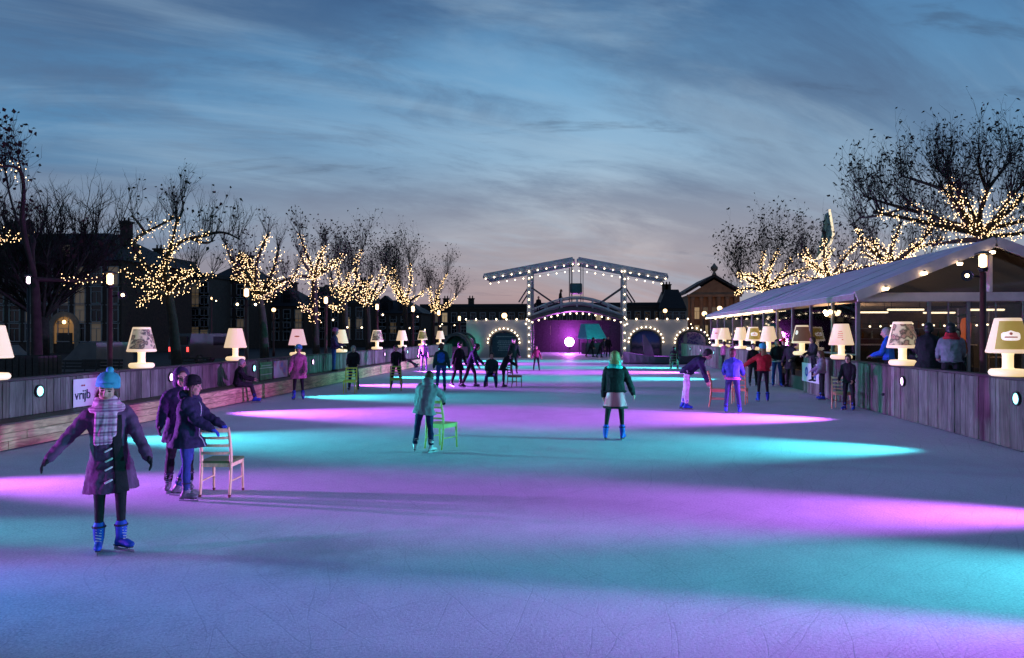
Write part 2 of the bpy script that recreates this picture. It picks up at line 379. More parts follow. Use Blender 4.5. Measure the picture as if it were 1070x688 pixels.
# ------------------------------------------------------------------ giant table lamps standing on the walls
WARM = (1.0, .80, .46)
cream = emis('lamp_plastic', (1.0, .70, .34), .85, True, (.8, .75, .65))
creamshade = emis('lamp_shade_lit', (1.0, .68, .40), .72, True, (.7, .62, .5))
pinkshade = emis('lamp_shade_rosy', (1.0, .52, .56), .72, True, (.8, .7, .65))
def printed(name, cols, scale, strength, seed):
    if name in MATS: return MATS[name]
    m = bpy.data.materials.new(name); n, l, b = nodes(m); MATS[name] = m
    tc = n.new('ShaderNodeTexCoord'); vo = n.new('ShaderNodeTexVoronoi'); vo.inputs['Scale'].default_value = scale
    nz_ = n.new('ShaderNodeTexNoise'); nz_.inputs['Scale'].default_value = scale * .6; nz_.inputs['Detail'].default_value = 4
    mp = n.new('ShaderNodeMapping'); mp.inputs['Location'].default_value = (seed, seed, seed)
    l.new(tc.outputs['Object'], mp.inputs[0]); l.new(mp.outputs[0], vo.inputs['Vector']); l.new(mp.outputs[0], nz_.inputs['Vector'])
    ad = n.new('ShaderNodeMath'); ad.operation = 'MULTIPLY_ADD'; ad.inputs[1].default_value = .45
    l.new(vo.outputs['Distance'], ad.inputs[0]); l.new(nz_.outputs['Fac'], ad.inputs[2])
    r = n.new('ShaderNodeValToRGB'); e = r.color_ramp.elements
    while len(e) < len(cols): e.new(.5)
    for i, c in enumerate(cols): e[i].position = .32 + .5 * i / (len(cols) - 1); e[i].color = (*c, 1)
    l.new(ad.outputs[0], r.inputs['Fac']); l.new(r.outputs['Color'], b.inputs['Base Color']); l.new(r.outputs['Color'], b.inputs['Emission Color'])
    b.inputs['Emission Strength'].default_value = strength; b.inputs['Roughness'].default_value = .5
    return m
darkprint = printed('print_dark', [(.02, .018, .016), (.10, .07, .05), (.35, .22, .14), (.05, .04, .04), (.6, .45, .3)], 9, .35, 2)
redprint = printed('print_red', [(.03, .02, .018), (.22, .06, .05), (.45, .25, .16), (.08, .05, .03), (.65, .5, .3)], 8, .45, 5)
goldprint = printed('print_gold', [(.30, .19, .03), (.36, .23, .05), (.33, .21, .04), (.42, .28, .07)], 2, .75, 1)
brownprint = printed('print_brown', [(.12, .05, .03), (.17, .07, .045), (.15, .06, .04)], 3, .5, 3)
oliveprint = printed('print_olive', [(.05, .04, .01), (.22, .18, .05), (.10, .08, .02), (.30, .25, .08)], 6, .5, 7)
labelw = emis('label_white', (1, .80, .66), .85, True)
inkred = emis('ink_red', (.45, .12, .08), .5, False, (.4, .1, .08))
def lamp(x, y, z, style, label, sc=1.0):
    t = empty('table_lamp', (x, y, z), view_rot(x, y), label, 'lamp', 'giant glowing table lamps on the plank walls')
    mb = MB(); mb.lathe([(.0, 0), (.25, 0), (.285, .02), (.30, .06), (.29, .10), (.26, .125), (.10, .135), (.0, .135)], n=28); mb.build('base', cream, t, True)
    mb = MB(); mb.lathe([(.105, .12), (.088, .16), (.088, .36), (.10, .41)], n=20); mb.build('stem', cream, t, True)
    sm = {'plain': creamshade, 'pink': pinkshade, 'notes': creamshade}.get(style, creamshade)
    mb = MB(); mb.lathe([(.10, .40), (.33, .405), (.345, .42), (.343, .445), (.336, .455), (.21, .99), (.205, 1.01), (.19, 1.02), (.0, 1.022)], n=32); sh = mb.build('lamp_shade', sm, t, True)
    if style in ('dark', 'red', 'gold', 'brown', 'olive'):
        pm = {'dark': darkprint, 'red': redprint, 'gold': goldprint, 'brown': brownprint, 'olive': oliveprint}[style]
        mb = MB(); k = 22; a0, a1 = (radians(-150), radians(-12)) if style != 'gold' else (radians(-125), radians(25))
        rings = []
        for zz in (.475, .6, .72, .84, .965):
            r = .336 + (.21 - .336) * (zz - .455) / (.99 - .455) + .004
            rings.append([V((r * cos(a0 + (a1 - a0) * j / k), r * sin(a0 + (a1 - a0) * j / k), zz)) for j in range(k + 1)])
        vs, fs = [p for q in rings for p in q], []
        for i in range(4):
            for j in range(k): fs.append((i * (k + 1) + j, i * (k + 1) + j + 1, (i + 1) * (k + 1) + j + 1, (i + 1) * (k + 1) + j))
        mb.add(vs, fs); mb.build('print', pm, sh, True)
    def patch(name, ang, z0, wd, ht, mm, shape='oval'):
        mb = MB(); N = 24; pts = []
        for j in range(3 * N):
            a = 2 * pi * (j % N) / N; rs_ = (1, .66, .33)[j // N]
            u, v_ = cos(a), sin(a)
            if shape == 'cloud': u = math.copysign(abs(u) ** .55, u); v_ = math.copysign(abs(v_) ** .55, v_) * (1 + .35 * max(0, 1 - abs(u) * 2.2) * (v_ > 0))
            if shape == 'bar': u = math.copysign(abs(u) ** .2, u); v_ = math.copysign(abs(v_) ** .2, v_)
            u *= rs_; v_ *= rs_; zz = z0 + v_ * ht / 2; r = .336 + (.21 - .336) * (zz - .455) / .535 + .0085 + (.004 if mm is inkred else 0)
            q = ang + u * wd / 2 / r; pts.append(V((r * cos(q), r * sin(q), zz)))
        zz = z0; r = .336 + (.21 - .336) * (zz - .455) / .535 + .0085 + (.004 if mm is inkred else 0)
        mb.add(pts + [V((r * cos(ang), r * sin(ang), zz))], [(q * N + j, q * N + (j + 1) % N, q * N + N + (j + 1) % N, q * N + N + j) for q in (0, 1) for j in range(N)] + [(2 * N + j, 2 * N + (j + 1) % N, 3 * N) for j in range(N)]); return mb.build(name, mm, sh)
    if style == 'gold':
        patch('emblem', radians(-80), .70, .30, .15, labelw, 'cloud')
        patch('emblem_mark', radians(-80), .745, .05, .05, inkred); patch('emblem_mark', radians(-80), .685, .2, .022, inkred, 'bar')
    if style == 'notes':
        for q, wd in ((.80, .10), (.745, .14), (.69, .13), (.635, .15)): patch('printed_line', radians(-95), q, wd, .018, inkred, 'bar')
        patch('printed_mark', radians(-84), .565, .05, .03, inkred)
    if style == 'brown': patch('emblem', radians(-128), .77, .11, .15, labelw)
    if style == 'pink': patch('printed_mark', radians(-95), .74, .2, .06, inkred, 'oval')
    t.scale = (sc, sc, sc); return t
LL = [(-8, 'plain', 'plain glowing giant table lamp on the left wall, cut off by the picture edge'),
      (148, 'dark', 'giant table lamp with dark photo print, on the left wall above the front skater'),
      (246, 'plain', 'plain cream giant table lamp on the left wall behind the seated skater'),
      (311, 'pink', 'rosy giant table lamp with a small printed mark, above the skater in the pink coat'),
      (356, 'plain', 'plain giant table lamp behind the person standing on the left step'),
      (394, 'dark', 'smaller looking giant lamp with dark printed shade on the left wall'),
      (420, 'plain', 'plain giant table lamp on the left wall just right of the dark printed one'),
      (441.5, 'olive', 'giant table lamp with olive printed shade near the far end of the left wall'),
      (460, 'plain', 'plain giant table lamp at the far end of the left wall')]
for px, st, lb in LL: lamp(XL - .12, AX(px, XL - .12), WL + .003, st, lb)
RL = [(1053, 'gold', 'giant table lamp with golden shade and white emblem, nearest on the right wall'),
      (943, 'red', 'giant table lamp with reddish photo print on its shade, on the right wall'),
      (879, 'notes', 'giant table lamp with small printed lines on its cream shade'),
      (838, 'brown', 'giant table lamp with brown shade and round emblem by the gap in the right wall'),
      (803, 'plain', 'plain giant table lamp half hidden by the couple in the gap of the right wall'),
      (787, 'gold', 'giant lamp with golden brown shade left of the couple, on the far right wall'),
      (774, 'plain', 'plain giant table lamp just left of the golden brown one on the far right wall'),
      (757, 'plain', 'smaller looking plain giant lamp beside the pale pink one on the far right wall'),
      (749, 'pink', 'pale pink giant lamp farthest along the right wall')]
for px, st, lb in RL: lamp(XR + .12, AX(px, XR + .12), WR + .003, st, lb, 1.05)

# ------------------------------------------------------------------ banners hung on the walls
bw = mat('banner_white', (.62, .62, .64), .6, .06, 2, .1, 5)
def banner(x, y0, y1, z0, z1, m, label, sgn):
    t = empty('banner', (x, (y0 + y1) / 2, (z0 + z1) / 2), 0, label, 'banner')
    mb = MB(); N = 14; vs, fs = [], []
    for side in (0, 1):
        for i in range(N + 1):
            for j in range(5):
                vs.append((-sgn * (.012 + .006 * sin(i * 1.3) * sin(j * 1.1) + side * .004), (i / N - .5) * (y1 - y0), (j / 4 - .5) * (z1 - z0)))
    h = (N + 1) * 5
    for i in range(N):
        for j in range(4):
            q = (i * 5 + j, i * 5 + j + 1, (i + 1) * 5 + j + 1, (i + 1) * 5 + j); fs.append(q); fs.append(tuple(a + h for a in reversed(q)))
    mb.add(vs, fs); mb.build('sheet', m, t, True); return t
ink = mat('ink_navy', (.012, .014, .05), .6, .1); inkr = mat('ink_crimson', (.35, .03, .05), .6, .1)
ya, yb = AX(76, XL), AX(119, XL)
t = banner(XL + .002, ya, yb, .50, 1.10, bw, 'white banner reading vrijb in dark letters, on the left plank wall', -1)
text('lettering', 'vrijb', .30, ink, t, (.026, -.42, -.05), (pi / 2, 0, pi / 2))
mb = MB(); mb.bbox((.024, -.44, .155), (.006, .05, .035), .003); mb.bbox((.024, -.37, .155), (.006, .05, .035), .003); mb.build('printed_mark', inkr, t)
gm = mat('banner_green', (.03, .28, .07), .6, .1, 2)
ya, yb = AX(271, XL), AX(284, XL)
t = banner(XL + .002, ya, yb, .50, 1.10, gm, 'green banner with pale lines of print, on the left plank wall', -1)
pl = mat('ink_pale', (.35, .6, .4), .6, .1)
for k, (zz, ww) in enumerate(((.18, .8), (.10, 1.1), (-.12, .9))):
    mb = MB(); mb.box((.022, 0, zz), (.006, ww, .03)); mb.build('printed_line', pl, t)
ya, yb = AX(285, XL), AX(300, XL)
bb = printed('banner_blue', [(.03, .05, .25), (.10, .16, .45), (.5, .2, .25), (.55, .55, .6)], 2.5, .0, 4)
banner(XL + .002, ya + .05, yb, .50, 1.10, bb, 'blue and red patterned banner beside the green one, on the left plank wall', -1)
ya, yb = AX(857, XR), AX(838.5, XR)
t = banner(XR - .002, ya, yb, .42, 1.06, bw, 'white banner with two blue emblems, on the right plank wall beside the lilac jacket', 1)
bl = mat('ink_blue', (.03, .08, .4), .6, .1)
for yy in (.45, -.5):
    M = Matrix.Rotation(-pi / 2, 3, 'Y')
    mb = MB(); mb.lathe([(.10, .018), (.10, .024), (.17, .024), (.17, .018)], (0, yy, .02), 20, 0, M, cap=False); mb.box((-.022, yy, .0), (.005, .03, .26)); mb.build('emblem', bl, t)
# ------------------------------------------------------------------ people (one continuous body mesh; clothes, hair and skates are children)
HEADK = 1.13
PEND = []          # objects whose remesh is applied in one go at the end
def pend(mb, name, m, voxel, parent=None, sm=4, post=None, folds=False):
    o = mb.build(name, m, parent, True)
    r = o.modifiers.new('r', 'REMESH'); r.mode = 'VOXEL'; r.voxel_size = voxel; r.use_smooth_shade = True
    s_ = o.modifiers.new('s', 'SMOOTH'); s_.iterations = sm; s_.factor = .5
    if folds:
        for nm_, sz_, st_ in (('folds_broad', .16, .030), ('folds_fine', .055, .012)):
            tx = bpy.data.textures.get(nm_) or bpy.data.textures.new(nm_, 'CLOUDS'); tx.noise_scale = sz_; tx.noise_depth = 2
            dm_ = o.modifiers.new('d', 'DISPLACE'); dm_.texture = tx; dm_.strength = st_; dm_.mid_level = .5; dm_.texture_coords = 'LOCAL'
    PEND.append((o, post)); return o
SKIN = mat('skin', (.50, .30, .22), .55, .12, 12, .1, 60, spec=.4)
EYE_M = mat('eye_dark', (.02, .015, .012), .3, .1); LIP = mat('lip', (.38, .12, .11), .5, .1)
BLUEB = mat('skate_blue', (.01, .06, .42), .62, .35, 9, .2, 40, spec=.3); WHITEB = mat('skate_white', (.62, .62, .65), .4, .15, 14)
GREYB = mat('skate_grey', (.16, .14, .18), .45, .5, 14); DARKB = mat('skate_dark', (.02, .02, .03), .4, .2)
BLADE = mat('blade_steel', (.45, .45, .48), .25, .1, metal=.9)
SOLE = mat('sole', (.02, .02, .022), .6, .1)
def rotv(v, fl, ab, sg):     # hanging vector: flexed forward by fl, moved outwards by ab (degrees)
    fl, ab = radians(fl), radians(ab)
    d = V((0, sin(fl), -cos(fl)))
    return V((sg * sin(ab), d.y * cos(ab), d.z * cos(ab)))
def frame(d, ref):
    d = d.normalized(); s = d.cross(ref)
    s = s.normalized() if s.length > 1e-4 else d.orthogonal().normalized()
    return s, d, s.cross(d).normalized()      # side, along, up
def hand(mb, wrist, d, palm, s, thumb_side, curl=35, fat=1.0):
    """palm + four unequal bent fingers + thumb; d along the forearm, palm = direction the palm looks"""
    side, d, up = frame(d, palm); pal = palm - d * palm.dot(d); pal = pal.normalized()
    sd = d.cross(pal).normalized() * thumb_side
    M = Matrix((sd, d, pal)).transposed()
    c = wrist + d * .045 * s
    mb.ell(c, (.040 * s * fat, .056 * s, .020 * s * fat), M, n=10, k=7)
    mb.caps(wrist - d * .03 * s, c, .026 * s, .026 * s * fat)
    for k, (u, L) in enumerate(((.030, .074), (.010, .083), (-.010, .077), (-.029, .060))):
        a = c + sd * u * s + d * .040 * s; c1 = radians(curl * .5); c2 = radians(curl * 1.3)
        b_ = a + (d * cos(c1) + pal * sin(c1)) * L * .5 * s; e_ = b_ + (d * cos(c2) + pal * sin(c2)) * L * .5 * s
        mb.caps(a, b_, .0095 * s * fat, .0088 * s * fat, n=7); mb.caps(b_, e_, .0088 * s * fat, .0075 * s * fat, n=7)
    a = c + sd * .032 * s - d * .015 * s; b_ = a + (sd * .75 + d * .6 + pal * .25).normalized() * .036 * s; e_ = b_ + (sd * .2 + d * .9 + pal * .35).normalized() * .030 * s
    mb.caps(a, b_, .012 * s * fat, .0105 * s * fat, n=7); mb.caps(b_, e_, .0105 * s * fat, .009 * s * fat, n=7)
def person(loc, H, face, label, jacket, trousers, skates='blue', legs=((0, 4, 2), (0, 4, 2)), arms=((8, 12, 12, 0), (8, 12, 12, 0)), lean=0, slean=0,
           head=(0, 0, 0), hair=None, hairlen=0, hat=None, pom=False, hood=None, hoodup=False, scarf=None, scarfcloth=None, skirt=None, coat=0.0, puffy=1.0, gloves=None,
           slim=1.0, toes=(10, 10), vox=.014, group='skaters on the ice', ground=True, cuff=None, tights=False, bag=None, dress=None, toggles=False, curl=35, zip_=False, handz=None):
    s = H / 1.80 if skates not in ('shoe',) else H / 1.74
    bl = .055 * s if skates != 'shoe' else 0.0
    up = V((sin(radians(slean)), sin(radians(lean)) * cos(radians(slean)), cos(radians(lean)) * cos(radians(slean)))).normalized()
    rt = V((1, 0, 0)); rt = (rt - up * rt.dot(up)).normalized(); fw = up.cross(rt)
    P0 = V((0, 0, 0))
    neck = P0 + up * .50 * s
    J = {}
    for i, sg in ((0, -1), (1, 1)):
        fl, ab, kn = legs[i]
        hip = P0 + rt * sg * .088 * s; k = hip + rotv(0, fl, ab, sg) * .43 * s; a = k + rotv(0, fl - kn, ab * .8, sg) * .41 * s
        J['hip', i], J['kn', i], J['an', i] = hip, k, a
        arm = arms[i]; sh = P0 + up * .425 * s + rt * sg * .172 * s * slim
        el = sh + rotv(0, arm[0], arm[1], sg) * .28 * s
        fa = rotv(0, arm[0] + arm[2], arm[1] - arm[3], sg)
        J['sh', i], J['el', i], J['wr', i], J['fd', i] = sh, el, el + fa * .245 * s, fa
    drop = min(J['an', 0].z, J['an', 1].z) - .095 * s - bl
    if ground is True: off = V((0, 0, -drop))
    else: off = V((0, 0, ground))             # seated: pelvis height given
    for k_ in J:
        if k_[0] != 'fd': J[k_] = J[k_] + off
    P0 = P0 + off; neck = neck + off
    # head frame: (pitch down, yaw to the body's left, roll)
    hp, hy, hr = [radians(a) for a in head]
    Rm = Matrix.Rotation(hy, 3, 'Z') @ Matrix.Rotation(-hp - radians(lean) * .35, 3, 'X') @ Matrix.Rotation(hr, 3, 'Y')
    hu, hf, hs = Rm @ V((0, 0, 1)), Rm @ V((0, 1, 0)), Rm @ V((1, 0, 0)); HM = Matrix((hs, hf, hu)).transposed()
    nt = neck + (up * .7 + hu * .3).normalized() * .075 * s
    hc = nt + hu * .090 * s + hf * .025 * s
    hs_ = s * HEADK
    def hp_(x, y, z): return hc + HM @ (V((x, y, z)) * hs_)
    # ---- body
    mb = MB()
    mb.ell(hp_(0, -.012, .028), (.075 * hs_, .094 * hs_, .088 * hs_), HM, n=16, k=12)
    mb.ell(hp_(0, .022, -.042), (.058 * hs_, .064 * hs_, .072 * hs_), HM, n=14, k=10)
    mb.ell(hp_(0, .055, -.088), (.026 * hs_, .024 * hs_, .02 * hs_), HM)
    mb.caps(hp_(0, .088, .012), hp_(0, .104, -.024), .009 * hs_, .015 * hs_)
    for sg in (-1, 1):
        mb.ell(hp_(sg * .077, -.005, -.012), (.010 * hs_, .02 * hs_, .032 * hs_), HM, n=8, k=6)
        mb.ell(hp_(sg * .036, .062, -.030), (.022 * hs_, .022 * hs_, .022 * hs_), HM, n=8, k=6)
    mb.caps(hp_(-.045, .070, .034), hp_(.045, .070, .034), .016 * hs_, .016 * hs_)
    mb.caps(neck - up * .03 * s, nt + hu * .05 * s, .056 * s, .05 * s)
    for a, b_, wd, dp in ((.40, .46, .12, .07), (.2, .42, .125, .085), (0, .2, .12, .085)):
        mb.ell(P0 + up * (a + b_) / 2 * s, (wd * s * slim, dp * s, ((b_ - a) / 2 + .07) * s), Matrix((rt, fw, up)).transposed())
    for i in (0, 1):
        mb.caps(J['sh', i], J['el', i], .042 * s, .036 * s); mb.caps(J['el', i], J['wr', i], .036 * s, .025 * s)
        mb.caps(J['sh', i], P0 + up * .42 * s, .045 * s, .06 * s)
        mb.caps(J['hip', i], J['kn', i], .070 * s, .046 * s); mb.caps(J['kn', i], J['an', i], .044 * s, .03 * s)
        if not gloves:
            sg = 1 if i else -1; fd = J['fd', i]
            pal = V((-sg, 0, 0)) if abs(fd.z) > .6 else V((0, 0, -1))
            ts = 1.0; side = fd.cross(pal)
            ts = 1 if (side.y > 0 if abs(fd.z) > .6 else side.x * -sg > 0) else -1
            hand(mb, J['wr', i], fd, pal, s, ts, curl, 1.12)
    z0 = loc[2] if len(loc) > 2 else 0
    root = pend(mb, 'person', SKIN, min(vox, .011) if vox < .02 else .016, None, 2)
    rz = view_rot(loc[0], loc[1]) - radians(face)
    root.location = (loc[0], loc[1], z0); root.rotation_euler = (0, 0, rz)
    tag(root, label, 'person', group)
    # ---- eyes, lips
    if vox < .016:
        for sg in (-1, 1):
            mb = MB(); mb.ell(hp_(sg * .031, .0785, .006), (.0125 * hs_, .006 * hs_, .007 * hs_), HM, n=10, k=6); mb.build('eye', EYE_M, root, True)
            mb = MB(); mb.caps(hp_(sg * .018, .0865, .027), hp_(sg * .046, .079, .028), .004 * hs_, .003 * hs_, n=6); mb.build('eyebrow', EYE_M, root, True)
        mb = MB(); mb.ell(hp_(0, .0835, -.054), (.024 * hs_, .007 * hs_, .008 * hs_), HM, n=10, k=6); mb.build('lips', LIP, root, True)
    # ---- trousers / tights
    mb = MB(); q = (1.0 if not tights else .84)
    mb.ell(P0 + V((0, -.005, .02)) * s, (.155 * s * slim * (q + .03), .115 * s, .13 * s))
    for i in (0, 1):
        h, k, a = J['hip', i], J['kn', i], J['an', i]
        mb.caps(h, k, .098 * s * q, .068 * s * q); mb.caps(k, k + (a - k) * (.93 if skates != 'shoe' else 1.0), .066 * s * q, (.058 if not tights else .042) * s * q)
        mb.caps(h + (k - h) * .3, h + (k - h) * .9, .088 * s * q, .072 * s * q)
    pend(mb, 'tights' if tights else 'trousers', trousers, vox * .8, root, 5, folds=vox < .017 and not tights)
    # ---- jacket or coat: elliptical rings from the hem up, plus sleeves
    mb = MB(); N = 18; p = puffy; rings = []
    lg = ((J['kn', 0] + J['kn', 1]) / 2 - P0); lg = V((lg.x * .4, lg.y * .7, lg.z)).normalized()
    hem = .04 + coat
    prof = []
    nh = max(1, int(coat / .1))
    for k in range(nh, 0, -1):
        f_ = k / nh; prof.append((P0 + lg * coat * f_ * s, .185 + .035 * f_ + coat * .10 * f_, .135 + .035 * f_ + coat * .14 * f_, f_))
    prof += [(P0 - up * .04 * s, .180, .132, 0), (P0 + up * .06 * s, .172, .128, 0), (P0 + up * .18 * s, .165, .122, 0), (P0 + up * .30 * s, .185, .132, 0),
             (P0 + up * .40 * s, .185, .125, 0), (P0 + up * .455 * s, .15, .10, 0), (P0 + up * .50 * s, .085, .075, 0)]
    for c, a, b_, f_ in prof:
        lump = [1 + .03 * sin(3 * t + H * 7 + c.z * 9) for t in range(N)]
        u_ = rt; v_ = (fw if not f_ else V((0, 1, 0)))
        rings.append([c + u_ * a * s * slim * p * cos(2 * pi * t / N) * lump[t] + v_ * b_ * s * p * sin(2 * pi * t / N) * lump[t] for t in range(N)])
    mb.loft(rings)
    for i in (0, 1):
        sh, el, wr = J['sh', i], J['el', i], J['wr', i]
        mb.caps(sh - up * .012 * s, el, .068 * s * p, .062 * s * p); mb.caps(sh, neck + up * .005 * s, .062 * s * p, .062 * s); mb.caps(sh - up * .02 * s + fw * .02 * s, neck - up * .06 * s + fw * .03 * s, .065 * s * p, .07 * s); mb.caps(el, wr + (wr - el) * .04, .065 * s * p, .048 * s * p)
        mb.caps(sh - up * .03 * s, P0 + up * .34 * s, .072 * s * p, .10 * s * p)
        sl = (el - sh); 
        for t in (.4, .75): mb.ell(sh + sl * t, (.071 * s * p,) * 3)
        for t in (.3, .65): mb.ell(el + (wr - el) * t, (.062 * s * p,) * 3)
    if not scarf: mb.caps(neck - up * .03 * s, neck + up * .035 * s, .075 * s, .07 * s)
    if hood and not hoodup:
        mb.ell(neck - fw * .095 * s + up * .03 * s, (.13 * s, .085 * s, .09 * s), Matrix((rt, fw, up)).transposed()); mb.ell(neck - fw * .05 * s + up * .035 * s, (.12 * s, .1 * s, .05 * s), Matrix((rt, fw, up)).transposed())
    pend(mb, 'coat' if coat > .12 else 'jacket', jacket, vox * .8, root, 4, folds=vox < .017)
    if hood and hoodup:
        mb = MB(); mb.ell(hp_(0, -.035, .022), (.105 * hs_, .108 * hs_, .125 * hs_), HM, n=16, k=12); mb.ell(hp_(0, -.05, -.07), (.10 * hs_, .09 * hs_, .09 * hs_), HM, n=16, k=10)
        pend(mb, 'hood', jacket if hood is True else hood, vox * .7, root, 3)
    if cuff:
        mb = MB(); rg = []
        for dz, e in ((-.055, 1.04), (-.045, 1.07), (.0, 1.07), (.012, 1.03)):
            c = P0 + (lg * coat if coat else V((0, 0, 0))) * s + up * dz * s; rg.append([c + rt * .185 * s * slim * p * e * cos(2 * pi * t / 20) + fw * .138 * s * p * e * sin(2 * pi * t / 20) for t in range(20)])
        mb.loft(rg); mb.build('hem_band', cuff, root, True)
    if skirt:
        mb = MB(); N = 40; rg = []
        for f_ in (0, .2, .45, .7, .9, 1.0):
            c = P0 + V((0, 0, .03 - f_ * .34)) * s; rg.append([c + V((cos(2 * pi * t / N) * (.155 + .085 * f_) * s * (1 + .045 * f_ * sin(t * 5)), sin(2 * pi * t / N) * (.125 + .075 * f_) * s * (1 + .045 * f_ * sin(t * 5)), 0)) for t in range(N)])
        mb.loft(rg); sk = mb.build('skirt', skirt, root, True)
        mb = MB(); c = P0 + V((0, 0, -.32)) * s
        rg = [[c + V((cos(2 * pi * t / N) * .243 * s * (1 + .045 * sin(t * 5)) * e, sin(2 * pi * t / N) * .203 * s * (1 + .045 * sin(t * 5)) * e, dz * s)) for t in range(N)] for e, dz in ((.98, .022), (1.02, .018), (1.03, -.018), (.98, -.022))]
        mb.loft(rg); mb.build('hem_band', mat('hem_black', (.012, .012, .014), .8), sk, True)
    if dress:
        mb = MB(); rg = []
        for c, a, b_, f_ in prof[:-2]:
            rg.append([c + V((0.0, 1, 0)) * (b_ * s * p * 1.03) + V((1, 0, 0)) * s * x for x in (-.075, -.06)] )
        rings2 = []
        for c, a, b_, f_ in prof[:-2]:
            row = []
            for th in range(52, 86, 5):
                th = radians(th); row.append(c + rt * (-a) * s * slim * p * cos(th) * 1.045 + V((0, 1, 0)) * b_ * s * p * sin(th) * 1.075)
            rings2.append(row)
        vs_, fs_ = [x for r in rings2 for x in r], []
        n_ = len(rings2[0])
        for a in range(len(rings2) - 1):
            for b_ in range(n_ - 1): fs_.append((a * n_ + b_, a * n_ + b_ + 1, (a + 1) * n_ + b_ + 1, (a + 1) * n_ + b_))
        mb = MB(); mb.add(vs_, fs_); o = mb.build('front_panel', dress, root, True)
        sd_ = o.modifiers.new('s', 'SOLIDIFY'); sd_.thickness = .012; sd_.offset = 0
    if toggles:
        for t in range(6):
            c, a, b_, f_ = prof[min(len(prof) - 3, 1 + t)]
            q = c + rt * .015 * s + V((0, 1, 0)) * (b_ * s * p * 1.05)
            mb = MB(); mb.caps(q - rt * .028 * s + V((0, 0, .012)), q + rt * .028 * s - V((0, 0, .012)), .010 * s, .010 * s, n=8); mb.build('toggle', mat('toggle_bone', (.75, .72, .70), .4), root, True)
    if zip_:
        mb = MB(); pts = [c + rt * .02 * s + (fw if not f_ else V((0, 1, 0))) * (b_ * s * p * 1.035) for c, a, b_, f_ in prof[:-1]]
        mb.tube(pts, .006 * s, 6); mb.build('zip', mat('zip_steel', (.6, .6, .65), .35), root, True)
    # ---- gloves
    if gloves:
        for i, sg in ((0, -1), (1, 1)):
            mb = MB(); fd = J['fd', i]; pal = V((-sg, 0, 0)) if abs(fd.z) > .6 else V((0, 0, -1)); side = fd.cross(pal)
            ts = 1 if (side.y > 0 if abs(fd.z) > .6 else side.x * -sg > 0) else -1
            hand(mb, J['wr', i], fd, pal, s, ts, curl, 1.3); mb.caps(J['wr', i] - fd * .05 * s, J['wr', i] + fd * .01 * s, .040 * s, .034 * s)
            pend(mb, 'glove', gloves, .0045 if vox < .016 else .009, root, 2)
    # ---- skates or shoes
    bm_ = {'blue': BLUEB, 'white': WHITEB, 'grey': GREYB, 'dark': DARKB, 'shoe': DARKB}[skates]
    for i, sg in ((0, -1), (1, 1)):
        a = J['an', i]; k = J['kn', i]; sd = (a - k).normalized()
        fdir = V((sg * sin(radians(toes[i])), cos(radians(toes[i])), 0)); R_ = fdir.cross(sd); R_ = V((1, 0, 0)) if R_.length < .1 else R_.normalized()
        pit = min(0, (sd.y) * .9); dn = V((0, 0, -1))
        if sd.z > -.96: dn = (sd * .55 + V((0, 0, -1)) * .45).normalized()
        f2 = (fdir - dn * fdir.dot(dn)).normalized(); s2 = dn.cross(f2) * -1
        M = Matrix((s2, f2, -dn)).transposed(); so_ = a + dn * .075 * s
        mb = MB()
        mb.caps(a - sd * .12 * s, a, .060 * s, .052 * s); mb.caps(a, so_ - f2 * .045 * s, .052 * s, .038 * s)
        mb.ell(so_ + f2 * .04 * s - dn * .012 * s, (.040 * s, .115 * s, .040 * s), M); mb.ell(so_ + f2 * .115 * s, (.042 * s, .065 * s, .034 * s), M); mb.ell(so_ - f2 * .04 * s, (.036 * s, .05 * s, .04 * s), M)
        sk = pend(mb, 'shoe' if skates == 'shoe' else 'skate', bm_, min(vox * .7, .011), root, 3)
        if skates != 'shoe' and vox < .015:
            for q in range(5):
                c_ = a - sd * (.085 - q * .028) * s + f2 * (.048 + (.012 if q > 2 else 0)) * s
                mb = MB(); mb.caps(c_ - s2 * .022 * s - dn * .006 * s, c_ + s2 * .022 * s + dn * .006 * s, .006 * s, .006 * s, n=6); mb.build('lace', mat('lace_grey', (.4, .42, .5), .8), sk)
            mb = MB(); mb.tube([a - sd * .112 * s + (s2 * cos(2 * pi * q / 14) + f2 * sin(2 * pi * q / 14)) * .058 * s for q in range(15)], .011 * s, 6, cap=False); mb.build('cuff', mat('cuff_dark', (.02, .025, .06), .8), sk)
        if skates != 'shoe':
            b0 = so_ + dn * .03 * s
            mb = MB(); mb.bbox(b0 + f2 * .03 * s, (.045 * s, .25 * s, .014 * s), .004, 0, M); mb.build('sole', SOLE, sk)
            mb = MB()
            mb.box(b0 + f2 * .04 * s + dn * .036 * s, (.005, .29 * s, .030 * s), 0, M)
            for q in (-.06, .09): mb.box(b0 + f2 * q * s + dn * .014 * s, (.018 * s, .05 * s, .028 * s), 0, M)
            mb.build('blade', BLADE, sk)
    # ---- hair, hat, scarf
    if hair:
        mb = MB(); mb.ell(hp_(0, -.024, .040), (.086 * hs_, .098 * hs_, .090 * hs_), HM, n=16, k=12); mb.ell(hp_(0, -.055, -.02), (.078 * hs_, .062 * hs_, .085 * hs_), HM, n=12, k=9)
        for sg in (-1, 1):
            mb.ell(hp_(sg * .066, -.02, .0), (.024 * hs_, .05 * hs_, .06 * hs_), HM)
            if hairlen:
                mb.caps(hp_(sg * .070, -.01, -.01), hp_(sg * .078, .005, -.09 - hairlen * .5), .028 * hs_, .026 * hs_)
        if hairlen:
            mb.ell(hp_(0, -.075, -.10 - hairlen * .4), (.085 * hs_, .045 * hs_, (.09 + hairlen * .55) * hs_), HM, n=12, k=9)
        pend(mb, 'hair', hair, min(.011, vox * .7), root, 2)
